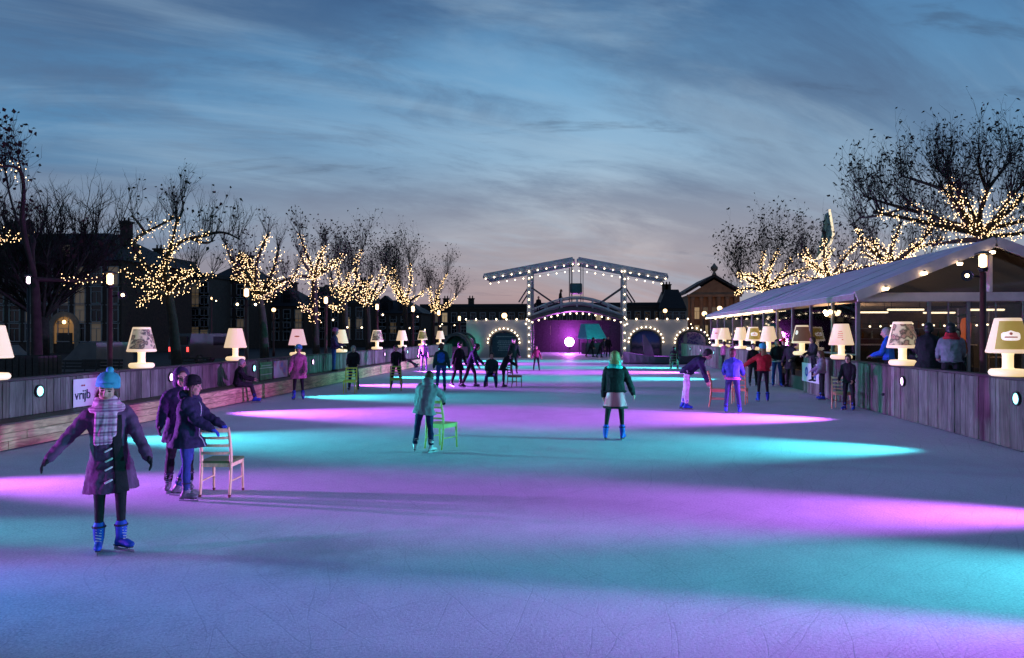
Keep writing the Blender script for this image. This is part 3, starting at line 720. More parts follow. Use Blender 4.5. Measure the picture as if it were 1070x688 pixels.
    if hat:
        mb = MB(); prof_ = [(.088, .022), (.094, .026), (.097, .05), (.093, .062), (.094, .075), (.089, .105), (.070, .135), (.04, .152), (.0, .158)]
        rg = [[hp_(r * .98 * cos(2 * pi * t / 24), r * 1.10 * sin(2 * pi * t / 24) - .014, z + .018 * -sin(2 * pi * t / 24) * (-1 if z < .07 else 0) * 1.0) for t in range(24)] for r, z in prof_]
        mb.loft(rg, 0, False); hb = mb.build('hat', hat, root, True)
        sd_ = hb.modifiers.new('s', 'SOLIDIFY'); sd_.thickness = .012; sd_.offset = 0
        if pom: mb = MB(); mb.ell(hp_(0, -.02, .175), (.032 * hs_,) * 3); mb.build('pompom', hat, hb, True)
    if scarf:
        mb = MB()
        for k in range(-1, 3):
            c = neck + up * (.005 + .028 * k) * s + fw * .012 * s; R1 = (.100 - .010 * k + .03 * (k < 0)) * s
            pts = [c + rt * R1 * cos(2 * pi * t / 14) + fw * R1 * 1.0 * sin(2 * pi * t / 14) + up * .012 * s * sin(2 * pi * t / 14 * 2 + k) for t in range(15)]
            mb.tube(pts, .036 * s, 8)
        if scarfcloth:
            for x0, x1, ln in ((.045, .055, .34), (-.035, .015, .27)):
                a = neck + fw * .095 * s + rt * x0 * s; b_ = neck - up * ln * s + fw * .175 * s + rt * x1 * s
                for u in (-.045, -.015, .015, .045): mb.caps(a + rt * u * .8 * s, b_ + rt * u * 1.25 * s, .026 * s, .030 * s)
        pend(mb, 'scarf', scarf, min(vox * .7, .012), root, 2)
    if bag:
        mb = MB(); c = P0 + up * .26 * s - fw * .185 * s; M = Matrix((rt, fw, up)).transposed()
        mb.bbox(c, (.27 * s, .14 * s, .38 * s), .05, 0, M); mb.bbox(c - fw * .08 * s - up * .07 * s, (.20 * s, .05 * s, .17 * s), .02, 0, M); mb.build('backpack', bag, root, True)
    return root
# ------------------------------------------------------------------ wooden ladder back chairs (skating aids)
def chair(loc, face, label, wood, seat=None, slats=4, group='wooden chairs pushed over the ice', rz=None, tips=None, sc=1.0):
    """face as for people: 0 = its front looks away from the camera"""
    t = empty('chair', loc, (view_rot(loc[0], loc[1]) - radians(face)) if rz is None else rz, label, 'chair', group); t.scale = (sc,) * 3
    for sg in (-1, 1):
        mb = MB(); x = sg * .19
        mb.tube([(x, -.235, 0), (x, -.20, .20), (x, -.185, .42), (x, -.19, .60), (x * .99, -.235, .80), (x * .97, -.262, .90)], [.017, .02, .023, .021, .019, .016], 8)
        lg = mb.build('back_leg', wood, t, True)
        mb = MB(); mb.tube([(x * 1.03, .215, 0), (x, .195, .43)], [.015, .022], 8); lf = mb.build('front_leg', wood, t, True)
        if tips:
            mb = MB(); mb.lathe([(.019, 0), (.021, .03), (.018, .034)], (x, -.235, .001), 8); mb.build('foot_tip', tips, lg)
            mb = MB(); mb.lathe([(.017, 0), (.019, .03), (.016, .034)], (x * 1.03, .215, .001), 8); mb.build('foot_tip', tips, lf)
    mb = MB(); mb.bbox((0, .01, .445), (.44, .43, .03), .012); mb.build('seat', seat or wood, t)
    mb = MB(); mb.bbox((0, .195, .405), (.36, .022, .05), .004); mb.bbox((0, -.185, .405), (.36, .022, .05), .004)
    for sg in (-1, 1): mb.bbox((sg * .19, .005, .405), (.022, .36, .05), .004); mb.tube([(sg * .192, .206, .2), (sg * .19, -.20, .2)], .011, 6)
    mb.build('apron', wood, t)
    for k in range(slats):
        z = .56 + k * (.30 / (slats - 1)); y = -.19 - max(0, z - .6) * .25; M = Matrix.Rotation(radians(12), 3, 'X'); rg = []
        wd = .05 if k == slats - 1 else .034
        for x in (-.19, -.12, -.06, 0, .06, .12, .19):
            yy = y - .030 * (1 - (x / .19) ** 2)
            rg.append([V((x, yy - .008, z - wd / 2)), V((x, yy + .008, z - wd / 2)), V((x, yy + .002, z + wd / 2)), V((x, yy - .014, z + wd / 2))])
        mb = MB(); mb.loft(rg); mb.build('slat', wood, t)
    return t
# ------------------------------------------------------------------ fabrics
def plaid(name, c0, c1, c2, sc):
    m = bpy.data.materials.new(name); n, l, b = nodes(m); MATS[name] = m
    tc = n.new('ShaderNodeTexCoord'); last = None
    cols = [c0]
    mixs = None
    for k, (d, c) in enumerate((('X', c1), ('Z', c2), ('Z', c1))):
        wv = n.new('ShaderNodeTexWave'); wv.bands_direction = d; wv.inputs['Scale'].default_value = sc * (1 if k < 2 else 2.3); wv.inputs['Distortion'].default_value = 1.2
        l.new(tc.outputs['Object'], wv.inputs['Vector'])
        mr = n.new('ShaderNodeMapRange'); mr.inputs['From Min'].default_value = .5; mr.inputs['From Max'].default_value = .62; mr.inputs['To Max'].default_value = .75 if k < 2 else .4
        l.new(wv.outputs['Fac'], mr.inputs['Value'])
        q = n.new('ShaderNodeMix'); q.data_type = 'RGBA'; l.new(mr.outputs[0], q.inputs['Factor'])
        if mixs is None: q.inputs[6].default_value = (*c0, 1)
        else: l.new(mixs, q.inputs[6])
        q.inputs[7].default_value = (*c, 1); mixs = q.outputs[2]
    l.new(mixs, b.inputs['Base Color']); b.inputs['Roughness'].default_value = .9; return m
scarfm = plaid('scarf_plaid', (.56, .22, .38), (.78, .50, .62), (.14, .04, .12), 4.2)
skirtm = printed('skirt_print', [(.70, .07, .14), (.74, .12, .2), (.85, .70, .72), (.72, .08, .16), (.74, .1, .18)], 4.0, 0, 9)
NAVY, BLK, CHAR = cloth('navy', (.018, .02, .05)), cloth('black', (.012, .012, .015)), cloth('charcoal', (.03, .03, .036))
PLUM = cloth('plum', (.12, .052, .115)); DPUR = cloth('dark_purple', (.05, .03, .085)); JEAN = cloth('jeans', (.025, .05, .20)); JEAND = cloth('jeans_dark', (.02, .03, .09))
GREY = cloth('grey', (.22, .22, .25)); TEALH = cloth('teal_wool', (.06, .36, .48)); TEALS = cloth('teal_scarf', (.05, .45, .42)); RED = cloth('red', (.42, .02, .03)); LIL = cloth('lilac', (.30, .20, .33))
ROSE = cloth('rose', (.40, .13, .24)); PALE = cloth('pale_trousers', (.52, .48, .55)); DGRN = cloth('dark_green', (.015, .05, .05)); BLUEJ = cloth('blue_jacket', (.03, .06, .28)); BLUB = cloth('bright_blue', (.015, .11, .52))
WHT = cloth('white_knit', (.6, .58, .6)); PINK = cloth('pink', (.55, .12, .30)); KH = cloth('khaki', (.10, .09, .06)); BGLOVE = cloth('blue_glove', (.02, .06, .35))
HBR, HBK, HBL, HGR = mat('hair_brown', (.06, .03, .018), .6, .3, 30), mat('hair_black', (.012, .01, .01), .5, .3, 30), mat('hair_blonde', (.24, .15, .06), .6, .25, 30), mat('hair_grey', (.3, .28, .26), .6, .2, 30)
WOOD = mat('chair_wood', (.88, .64, .34), .45, .15, 7, .1, 30, stretch=(4, 4, 1)); YEL = mat('chair_yellow', (.78, .70, .10), .45, .15, 7); LIME = mat('chair_lime', (.52, .46, .12), .45, .15, 7)
ORG = mat('chair_orange', (.85, .34, .20), .45, .15, 7); GRNS = mat('seat_green', (.12, .22, .07), .4, .2, 7); DCH = mat('chair_dark', (.06, .05, .03), .5, .2, 7); GCH = mat('chair_green', (.04, .22, .06), .5, .2, 7)
TIP = mat('rubber_red', (.14, .03, .03), .6, .2)
ST = (0, 4, 2)
def at(px, py, z=0.0):
    p = G(px, py, z); return (p.x, p.y, z)
# --- near skaters
person(at(115, 577), 1.70, 180, 'woman gliding towards us in a long plum coat, plaid pink scarf and teal beanie', PLUM, BLK, 'blue', ((9, 1, 14), (-1, 1, 4)), ((12, 22, 20, 2), (-6, 38, 14, -2)),
       3, 3.5, (8, -10, -7), hair=HBR, hairlen=.06, hat=TEALH, pom=True, scarf=scarfm, scarfcloth=True, coat=.36, gloves=BLK, tights=True, toes=(38, 4), vox=.011, dress=BLK, toggles=True, puffy=1.02)
person(at(196, 522), 1.55, 112, 'child in a dark puffy jacket, black beanie and blue jeans pushing the wooden chair', NAVY, JEAN, 'grey', ((-6, 3, 14), (4, 3, 4)), ((38, 6, 22, 8), (34, 4, 26, 6)),
       5, 0, (2, 0, 0), hair=HBR, hairlen=.05, hat=BLK, coat=.21, gloves=BGLOVE, puffy=1.30, toes=(18, 5), vox=.011, zip_=True, hood=True)
person(at(189, 513.5), 1.64, 178, 'person in a dark purple hooded coat standing behind the child with the wooden chair', DPUR, BLK, 'grey', ((2, 2, 4), (0, 6, 6)), ((10, 20, 45, 14), (10, 16, 35, 8)),
       2, 0, (4, 10, 0), hair=HBR, coat=.26, hood=True, hoodup=True, gloves=BLK, puffy=1.12, vox=.012)
chair(at(232, 516), 22, 'pale wooden chair with green seat, pushed by the child in the black beanie', WOOD, GRNS, 4, tips=TIP)
person(at(443.5, 473), 1.46, 12, 'child in a grey hooded coat and white skates leaning on a lime chair', GREY, JEAND, 'white', ((6, 9, 14), (2, 5, 6)), ((6, 12, 30, 4), (42, 26, 20, 30)),
       16, 6, (28, 0, 0), hair=HBR, coat=.16, hood=True, gloves=BLK, puffy=1.18, vox=.012, toes=(8, 30))
chair(at(461, 468), 38, 'lime green ladder back chair held by the child in the grey coat', LIME, LIME, 4)
person(at(643, 460), 1.76, 4, 'woman seen from behind in black jacket, pink and white skirt and blue skates', cloth('black_leather', (.012, .011, .014)), BLK, 'blue', ((-2, 8, 4), (6, 4, 8)), ((2, 8, 6, 3), (10, 22, 8, 4)),
       3, -1, (4, 0, 0), hair=HBL, hairlen=.03, scarf=TEALS, skirt=skirtm, tights=True, puffy=1.08, vox=.012, toes=(6, 12))
# --- middle distance, right
person(at(718, 428), 1.93, 92, 'man in a black jacket and pale trousers bending far over an orange chair', NAVY, PALE, 'blue', ((-6, 3, 2), (0, 3, 3)), ((14, 4, 4, 2), (16, 4, 4, 2)), 52, 0, (16, 0, 0), hair=HBK, puffy=1.1, vox=.016, coat=.06, slim=.95)
chair(at(751, 425), 92, 'orange chair under the hands of the man bending over', ORG, ORG, 4, sc=1.12)
person(at(765.5, 432), 1.70, 4, 'boy in a blue jacket with pink hem band seen from behind, pushing a chair', BLUEJ, JEAND, 'blue', ((2, 7, 4), (4, 7, 4)), ((26, 16, 40, 16), (26, 16, 40, 16)), 4, 0, (6, 0, 0), hair=HBR, puffy=1.1, vox=.014, cuff=PINK)
chair(at(773, 422), 8, 'pinkish orange chair in front of the boy in the blue jacket', ORG, ORG, 3)
person(at(797.5, 420), 1.76, -12, 'person in a red jacket and teal hat, long blonde hair, one arm held out', RED, BLK, 'blue', ((0, 5, 3), (3, 4, 4)), ((30, 46, 20, 10), (18, 8, 50, 10)), 2, 0, (2, 15, 0), hair=HBL, hairlen=.16, hat=TEALH, puffy=1.12, vox=.014, tights=True)
person(at(787, 404), 1.70, 160, 'person in a black coat standing behind the red jacket', BLK, BLK, 'dark', (ST, ST), hair=HBK, coat=.2, vox=.018)
person(at(812, 404), 1.86, 175, 'person in a white sweater and blue jeans in the gap of the right wall', BLK, JEAN, 'blue', (ST, ST), ((10, 10, 60, 10), (10, 10, 60, 10)), hair=HBK, vox=.016, cuff=WHT, bag=BLK)
person(at(826, 405), 1.86, 215, 'dark coated person standing at the end of the right plank wall', CHAR, BLK, 'dark', (ST, ST), ((10, 10, 60, 10), (10, 10, 20, 10)), hair=HBR, coat=.3, vox=.016)
person(at(819, 398), 1.84, 190, 'person in black with a red cap behind the couple in the gap', BLK, BLK, 'dark', (ST, ST), hair=HBK, hat=RED, vox=.018)
person(at(859, 418), 1.56, 262, 'child in a lilac jacket and black trousers standing by the white banner', LIL, BLK, 'blue', (ST, (3, 4, 4)), ((12, 10, 30, 8), (20, 10, 40, 8)), 2, 0, (6, 0, 0), hair=HBR, hairlen=.08, puffy=1.12, vox=.014)
person(at(887, 429), 1.52, 200, 'child in black with blue skates standing behind a wooden chair at the right wall', BLK, BLK, 'blue', (ST, ST), ((16, 8, 30, 6), (16, 8, 30, 6)), 4, 0, (6, 0, 0), hair=HBR, vox=.014, coat=.1)
chair(at(879, 427), 14, 'natural wood ladder back chair standing at the right plank wall', mat('chair_brown', (.66, .42, .22), .5, .15), None, 4)
# --- terrace behind the right wall
def terr(px, y, H, face, label, jk, **k):
    p = AY(px, 344, y); return person((p.x, y, .49), H, face, label, jk, k.pop('tr', BLK), 'shoe', (ST, ST), k.pop('arms', ((20, 8, 50, 10), (20, 8, 50, 10))), k.pop('lean', 4), 0, (8, 0, 0), vox=.016, group='onlookers on the terrace', **k)
terr(970, 18.6, 1.86, 8, 'broad person in a black coat on the terrace behind the right wall', BLK, hair=HBK, coat=.2, puffy=1.2)
twotone = cloth('grey_panel', (.16, .16, .19))
terr(994, 17.6, 1.84, -6, 'person in a grey jacket with red shoulders on the terrace, seen from behind', twotone, hair=HBK, scarf=RED, puffy=1.15)
terr(929, 20.6, 1.76, 285, 'person in a bright blue jacket on the terrace beside the reddish lamp', BLUB, hair=HGR)
terr(1000, 23.2, 1.75, 180, 'person in rust red leaning inside the pavilion door', cloth('rust', (.30, .07, .02)), hair=HBR)
terr(851, 26.4, 1.5, 240, 'person in dark clothes leaning on the right wall near the lilac jacket', CHAR, hair=HBR)
terr(957, 22.8, 1.74, 200, 'person in dark clothes by the pavilion windows left of the broad person', CHAR, hair=HBR)
# --- left side
p_y = AX(247, XB - .16)
person((XB - .13, p_y, 0), 1.70, 90, 'skater in black with blue skates sitting on the timber step', BLK, CHAR, 'blue', ((80, 6, 62), (84, 6, 70)), ((38, 8, 40, 12), (34, 8, 40, 12)), 10, 0, (12, -10, 0), hair=HGR, vox=.014, ground=BH + .10, puffy=1.1)
person(at(312, 418), 1.72, 188, 'skater in a rose pink coat, dark trousers and teal hat near the left step', ROSE, BLK, 'blue', ((3, 4, 4), (0, 5, 3)), ((8, 10, 25, 6), (10, 12, 30, 6)), 2, 0, (6, 10, 0), hair=HBR, hat=TEALH, coat=.28, puffy=1.12, vox=.014, tights=True)
p_y = AX(349, XL + .36)
person((XL + .36, p_y, BH + .006), 1.80, 95, 'person in purple and blue jeans standing up on the left timber step', DPUR, JEAN, 'shoe', (ST, ST), ((20, 8, 60, 10), (15, 8, 40, 10)), 3, 0, (6, 0, 0), hair=HBR, hat=PINK, vox=.016, puffy=1.1)
person(at(369.5, 408), 1.66, 184, 'skater in a black jacket holding the yellow chair', BLK, JEAND, 'dark', ((4, 6, 4), (4, 6, 4)), ((36, 6, 16, 6), (36, 6, 16, 6)), 10, 0, (10, 0, 0), hair=HGR, vox=.016, puffy=1.12)
chair(at(366, 411), 190, 'yellow ladder back chair pushed by the skater in the black jacket', YEL, YEL, 4)
person(at(414, 405.5), 1.66, 182, 'skater in black leaning on the back of a yellow green chair with legs apart', BLK, BLK, 'dark', ((-4, 9, 2), (-4, 9, 2)), ((34, 2, 14, 8), (34, 2, 14, 8)), 9, 0, (12, 0, 0), hair=HBR, vox=.016, puffy=1.02, coat=.05, slim=.92)
chair(at(413.5, 408.5), 180, 'yellow green chair under the hands of the leaning skater', mat('chair_olive', (.40, .46, .07), .45, .15), None, 4)
p_y = AX(421, XB - .16)
person((XB - .13, p_y, 0), 1.70, 82, 'person in black sitting far along the timber step, one leg stretched out', BLK, BLK, 'dark', ((72, 6, 6), (80, 6, 40)), hair=HBK, vox=.018, ground=BH + .10)
person(at(443, 388), 1.70, 190, 'skater in mauve and dark purple clothes before the far end of the left wall', cloth('mauve', (.14, .09, .18)), DPUR, 'dark', ((2, 5, 4), (0, 4, 3)), hair=HBK, vox=.02)
person(at(461, 409), 1.74, 2, 'skater in dark jacket and jeans with a bright blue backpack, seen from behind', DGRN, JEAN, 'dark', ((0, 5, 3), (6, 3, 8)), ((4, 14, 10, 6), (6, 16, 12, 6)), 3, 0, (4, 0, 0), hair=HBR, vox=.016, bag=BLUB, puffy=1.1)
person(at(478.5, 404), 1.78, 130, 'tall skater in a black coat, left of the skater bending to the seated man', BLK, BLK, 'dark', ((6, 4, 10), (-10, 4, 8)), ((10, 14, 10, 4), (-8, 22, 10, 4)), 8, 0, (10, 0, 0), hair=HBK, coat=.34, vox=.016, puffy=1.1)
person(at(491, 405), 1.80, 96, 'skater in dark navy bending to the right towards the seated man', NAVY, BLK, 'dark', ((24, 4, 20), (-14, 4, 10)), ((26, 10, 20, 6), (10, 14, 20, 6)), 24, 0, (14, 0, 0), hair=HBK, vox=.016, puffy=1.1)
c_ = at(514, 404)
chair(c_, 184, 'dark chair with the man in dark green sitting on it', DCH, None, 4)
person((c_[0], c_[1], 0), 1.76, 186, 'man in a dark green jacket sitting on a chair on the ice', DGRN, JEAND, 'dark', ((74, 10, 60), (70, 12, 66)), ((26, 8, 40, 16), (26, 8, 40, 16)), 4, 0, (8, 0, 0), hair=HBK, vox=.016, ground=.555, puffy=1.12)
person(at(526, 405), 1.48, 84, 'child in a black coat leaning over a chair beside the seated man', BLK, BLK, 'dark', ((4, 5, 6), (0, 5, 4)), ((46, 4, 10, 4), (46, 4, 10, 4)), 26, 0, (18, 0, 0), hair=HBK, coat=.18, vox=.016, puffy=1.15)
chair(at(537.5, 404.5), 60, 'thin brown chair in front of the leaning child', mat('chair_tan', (.22, .16, .06), .5, .15), None, 4)
person(at(537, 391), 1.84, 178, 'person in black standing before the left gate house arch', BLK, BLK, 'dark', (ST, ST), hair=HBK, coat=.15, vox=.02)
person(at(560.5, 387.5), 1.40, 176, 'small child in a pink top skating alone before the bridge', cloth('dusky_pink', (.22, .05, .09)), BLK, 'dark', ((0, 9, 4), (0, 8, 4)), ((5, 20, 10, 4), (5, 20, 10, 4)), hair=HBK, vox=.02)
# --- far side, under and on the bridge
person(at(617, 373.5), 1.80, 100, 'dark skater striding under the bridge, left of the two others', CHAR, BLK, 'dark', ((24, 4, 20), (-20, 4, 10)), lean=24, hair=HBK, vox=.025)
person(at(627, 374), 1.78, 85, 'dark skater bending forward under the bridge beside the teal booth', CHAR, BLK, 'dark', ((20, 4, 24), (-16, 4, 10)), lean=34, hair=HBK, vox=.025)
person(at(635.5, 373.5), 1.82, 170, 'dark skater standing upright by the right bridge post', BLK, BLK, 'dark', (ST, ST), hair=HBR, vox=.025)
person(at(757, 388), 1.66, 30, 'skater in a magenta jacket behind the bending man', PINK, CHAR, 'dark', (ST, ST), hair=HBR, vox=.02)
person(at(767, 389), 1.66, 10, 'skater in a rosy jacket next to the magenta one', ROSE, CHAR, 'dark', (ST, ST), hair=HBR, vox=.02)
c_ = at(704, 385.5)
chair(c_, 4, 'green chair in front of the dark boat', GCH, None, 3)
person((c_[0], c_[1], 0), 1.70, 8, 'person in black sitting on the green chair before the boat', BLK, BLK, 'dark', ((78, 8, 70), (78, 8, 70)), lean=4, hair=HBK, vox=.02, ground=.55)
# ------------------------------------------------------------------ bare plane trees wound with fairy lights
BARK = mat('bark', (.035, .028, .022), .9, .35, 5, .6, 14); TWIG = mat('twig', (.018, .014, .012), .9, .3, 9); LEAF = mat('dry_leaf', (.03, .022, .014), .9, .4, 3)
BULBT = emis('fairy_bulb', (1.0, .64, .30), 6.0, False); CORD = mat('cord_dark', (.01, .01, .01), .7, .1)
def resample(pts, step):
    out = [pts[0]]; 
    for a, b in zip(pts, pts[1:]):
        L = (b - a).length; k = max(1, int(L / step))
        for i in range(1, k + 1): out.append(a.lerp(b, i / k))
    return out
def smooth(pts, it=2):
    for _ in range(it):
        q = [pts[0]]
        for a, b in zip(pts, pts[1:]): q += [a.lerp(b, .25), a.lerp(b, .75)]
        q.append(pts[-1]); pts = q
    return pts
def grow(mb, ml, p, d, L, r, depth, rng, up=.25, wild=.35, leaves=.3, kids=(2, 3), lsize=.07):
    n = 4; pts = [p]; q = d.normalized()
    for i in range(n):
        q = (q + V((rng.gauss(0, wild), rng.gauss(0, wild), rng.gauss(0, wild) + up)) * .35).normalized(); pts.append(pts[-1] + q * L / n)
    mb.tube(pts, [r * (1 - .6 * i / n) for i in range(n + 1)], 3 if r < .03 else 5, cap=False)
    if depth > 0:
        for k in range(rng.randint(*kids)):
            i = rng.randint(1, n); t = pts[i]; e = (pts[i] - pts[i - 1]).normalized()
            nd = (e + V((rng.gauss(0, .6), rng.gauss(0, .6), rng.gauss(.15, .4)))).normalized()
            grow(mb, ml, t, nd, L * rng.uniform(.45, .75), r * .55, depth - 1, rng, up, wild, leaves, kids, lsize)
    elif rng.random() < leaves:
        c = pts[-1]; a = V((rng.gauss(0, 1), rng.gauss(0, 1), rng.gauss(0, 1))).normalized(); b = a.orthogonal().normalized(); s = lsize * rng.uniform(.7, 1.5)
        ml.add([c, c + (a + b) * s * .6, c + a * s * 1.7 - V((0, 0, s * .3)), c + (a - b) * s * .6], [(0, 1, 2, 3)])
def light_tree(label, llabel, trunk, limbs, Yt, seed, tr=.26, extra=3, twig=(1.0, 1.9), leaves=.35, dens=13, tops=1.0, lit_trunk=False, bulb=.034, unlit=(), lsize=.075, twn=1.0, twr=.016):
    rng = random.Random(seed)
    T = [AY(px, py, Yt) for px, py in trunk]
    base = V((T[0].x, T[0].y, 0)); T[0] = base
    tr *= .8; dens *= 1.55; bulb *= .60; twig = (twig[0] * .78, twig[1] * .78); leaves = min(.95, leaves * 1.5); twn *= 1.9; lsize *= 1.1
    t = empty('plane_tree', base, 0, label, 'tree', 'plane trees beside the rink')
    fork = T[-1]; paths = []
    def path(pl, lit):
        f0 = 0
        if isinstance(pl, tuple): f0, pl = pl
        sgn = rng.choice((-1, 1)) * rng.uniform(.5, 1.0); pts = []
        for i, (px, py) in enumerate(pl):
            f_ = i / max(1, len(pl) - 1); pts.append(AY(px, py, Yt + sgn * 2.4 * f_ ** 1.2 + (rng.uniform(-.25, .25) if i else 0)))
        pts = smooth(pts, 2); L = sum((b - a).length for a, b in zip(pts, pts[1:])); paths.append((pts, L, lit, f0))
    for pl in limbs: path(pl, True)
    for pl in unlit: path(pl, False)
    for k in range(extra):
        a = rng.uniform(0, 2 * pi); R = rng.uniform(1.6, 2.8); h = rng.uniform(.8, 2.4)
        pts = [fork, fork + V((cos(a) * R * .45, sin(a) * R * .45, h * .35)), fork + V((cos(a + .2) * R * .8, sin(a + .2) * R * .8, h * .8)), fork + V((cos(a + .3) * R, sin(a + .3) * R, h * 1.25))]
        pts = smooth(pts, 2); paths.append((pts, sum((b - q).length for q, b in zip(pts, pts[1:])), True, 0))
    mb = MB(); mc = MB(); ml = MB(); W = lambda p: p - base
    TT = smooth(T, 2); k = len(TT); mb.tube([W(p) for p in TT], [tr * (1.25 - .5 * i / k) for i in range(k)], 10)
    for pts, L, lit, f0 in paths:
        n = len(pts); r0 = tr * (.55 if lit else .34)
        rad = [r0 * (1 - .68 * i / (n - 1)) * (1 + .25 * rng.random() * (i > 1)) for i in range(n)]
        mb.tube([W(p) for p in pts], rad, 6)
        mb.ell(W(pts[-1]), rad[-1] * 1.9, n=6, k=5)            # pollard knuckle
        m_ = int(max(3, L * 3.2 * tops) * twn)
        for j in range(m_):
            f_ = rng.uniform(.35, 1) if j > m_ * .4 else rng.uniform(.85, 1); i = min(n - 1, int(f_ * (n - 1))); p = pts[i]
            out = (p - fork); out.z *= .3; out = out.normalized() if out.length > .01 else V((0, 0, 1))
            d = (V((0, 0, 1.1)) + out * rng.uniform(.0, .9) + V((rng.gauss(0, .35), rng.gauss(0, .35), rng.gauss(0, .2)))).normalized()
            grow(mc, ml, W(p), d, rng.uniform(*twig), twr, 2, rng, .30, .30, leaves, (2, 3), lsize)
    mb.build('trunk', BARK, t, True)
    cr = mc.build('crown', TWIG, t)
    if ml.f: ml.build('dry_leaves', LEAF, cr)
    # one long cord of bulbs wound up the branches
    sets = []; ms = MB(); run = ([(smooth(T[-2:], 1), 1, True, 0)] if lit_trunk else []) + paths
    for pts, L, lit, f0 in run:
        if not lit: continue
        q = resample(pts, .06); tot = len(q); nb = int(L * dens) if L > 1 else int((pts[-1] - pts[0]).length * dens)
        ph = rng.uniform(0, 6); cord = []
        r0 = tr * .55
        for j in range(int(nb * f0), nb):
            f_ = j / max(1, nb); i = min(tot - 2, int(f_ * tot)); p = q[i]; dr = (q[i + 1] - q[i]).normalized()
            a = dr.orthogonal().normalized(); b = dr.cross(a); ph += rng.uniform(.7, 1.5); rr = r0 * (1 - .68 * f_) + .05 + (tr * .5 if lit_trunk and pts is run[0][0] else 0)
            c = W(p + (a * cos(ph) + b * sin(ph)) * rr * rng.uniform(.9, 1.7) + V((rng.gauss(0, .08), rng.gauss(0, .08), rng.gauss(0, .08))))
            cord.append(c); ms.octa(c, bulb * rng.uniform(.7, 1.2), 0)
        if len(cord) > 2: ms.tube(cord, .006, 3, 1, False)
        if isinstance(llabel, list): sets.append(ms); ms = MB()
    for k, q in enumerate(sets or [ms]):
        o = q.build('fairy_lights', [BULBT, CORD]); o.location = base
        tag(o, llabel[k] if sets else llabel, 'fairy lights', 'fairy lights wound through the plane trees')
    return t
light_tree('nearest plane tree on the left, most of its branches cut off by the picture edge', ['warm fairy lights on the lower branch end at the left picture edge', 'short cluster of warm fairy lights high up at the left picture edge', 'level string of warm fairy lights left of the nearest street lamp'],
    [(40, 400), (38, 330), (36, 290)], [(.46, [(36, 290), (33, 265), (37, 246), (15, 247), (-14, 252)]), (.72, [(36, 290), (22, 232), (26, 196), (20, 172), (-12, 176)]), (.28, [(38, 292), (58, 293), (85, 294), (113, 290)])], 24, 11, .19, 0, (1.0, 1.6), .4, 15, .9, unlit=[[(36, 285), (12, 215), (4, 172)]], bulb=.030)
light_tree('plane tree with an arch of lit branches above the dark printed lamp', 'dense warm fairy lights on the arching branches above the dark printed lamp',
    [(186, 410), (182, 345), (176, 306)], [[(176, 306), (160, 285), (141, 264), (140, 251), (152, 243), (168, 235), (184, 227)], [(176, 306), (168, 280), (180, 256), (185, 228)], [(176, 302), (172, 270), (190, 250), (218, 246)],
     [(178, 308), (200, 298), (223, 287)], [(176, 308), (150, 300), (126, 280)], [(174, 310), (158, 305), (146, 320)], [(176, 304), (190, 286), (206, 283)], [(172, 305), (160, 298), (150, 288)]], 32, 5, .26, 0, (1.0, 1.7), .12, 17, .75,
    unlit=[[(205, 249), (232, 241), (250, 250)], [(184, 235), (192, 218), (190, 208)], [(152, 244), (144, 232), (138, 226)], [(200, 250), (215, 255), (222, 252)]], bulb=.036)
light_tree('plane tree with bushy lit crown behind the lamp post with two floodlights', 'warm fairy lights on the bushy tree behind the lamp post with two floodlights',
    [(277, 400), (275, 335), (271, 312)], [[(271, 312), (262, 290), (244, 272)], [(271, 312), (266, 280), (274, 258), (280, 246)], [(271, 312), (286, 285), (291, 260)], [(270, 300), (252, 288), (242, 291)], [(271, 312), (284, 298), (300, 292)], [(270, 305), (262, 275), (255, 268)]], 40, 21, .28, 3, (.8, 1.5), .15, 17, .6, bulb=.040)
light_tree('plane tree with lights down its trunk, spreading over the rosy lamp', 'warm fairy lights on the trunk and spreading branches above the rosy lamp',
    [(331, 400), (329, 338), (328, 290)], [[(328, 290), (308, 288), (287, 300)], [(328, 290), (334, 268), (341, 257)], [(328, 288), (345, 278), (352, 272)], [(328, 330), (320, 324), (313, 318)], [(328, 290), (318, 276), (314, 268)]], 47, 31, .26, 3, (1.0, 1.6), .45, 17, .8, lit_trunk=True, bulb=.045)
light_tree('plane tree with leafy upright twigs behind the person standing on the step', 'warm fairy lights forming a tall loop right of the lit trunk',
    [(362, 400), (361, 340), (360, 312)], [[(360, 312), (354, 295), (352, 274)], [(360, 312), (374, 298), (371, 272), (379, 262)], [(360, 318), (352, 325), (345, 318)], [(360, 312), (365, 285)]], 53, 41, .26, 2, (1.5, 2.5), .55, 17, 1.1, bulb=.048)
light_tree('plane tree with V shaped lit branches left of the tallest crown', 'warm fairy lights in a V shape above the small dark printed lamp',
    [(385, 400), (385, 340), (384, 318)], [[(384, 318), (376, 295), (370, 285)], [(384, 318), (396, 295), (402, 278)], [(384, 318), (386, 290)]], 59, 51, .26, 2, (1.6, 2.7), .6, 17, 1.2, bulb=.05)
light_tree('tall crowned plane tree full of dry leaves, second from the bridge', 'warm fairy lights on the tall crowned tree, second from the bridge',
    [(425, 395), (424, 340), (423, 316)], [[(423, 316), (414, 298), (412, 284)], [(423, 316), (430, 296), (428, 276)], [(423, 318), (436, 310), (442, 306)], [(423, 316), (418, 300)]], 67, 61, .28, 2, (1.8, 3.1), .6, 15, 1.3, bulb=.055)
light_tree('plane tree nearest the bridge on the left, one lit branch leaning right', 'warm fairy lights on the leaning branch nearest the bridge',
    [(452, 390), (452, 345), (453, 326)], [[(453, 326), (457, 308), (467, 286)], [(453, 326), (450, 310), (448, 300)]], 77, 71, .26, 2, (1.6, 2.7), .55, 14, 1.2, bulb=.055)
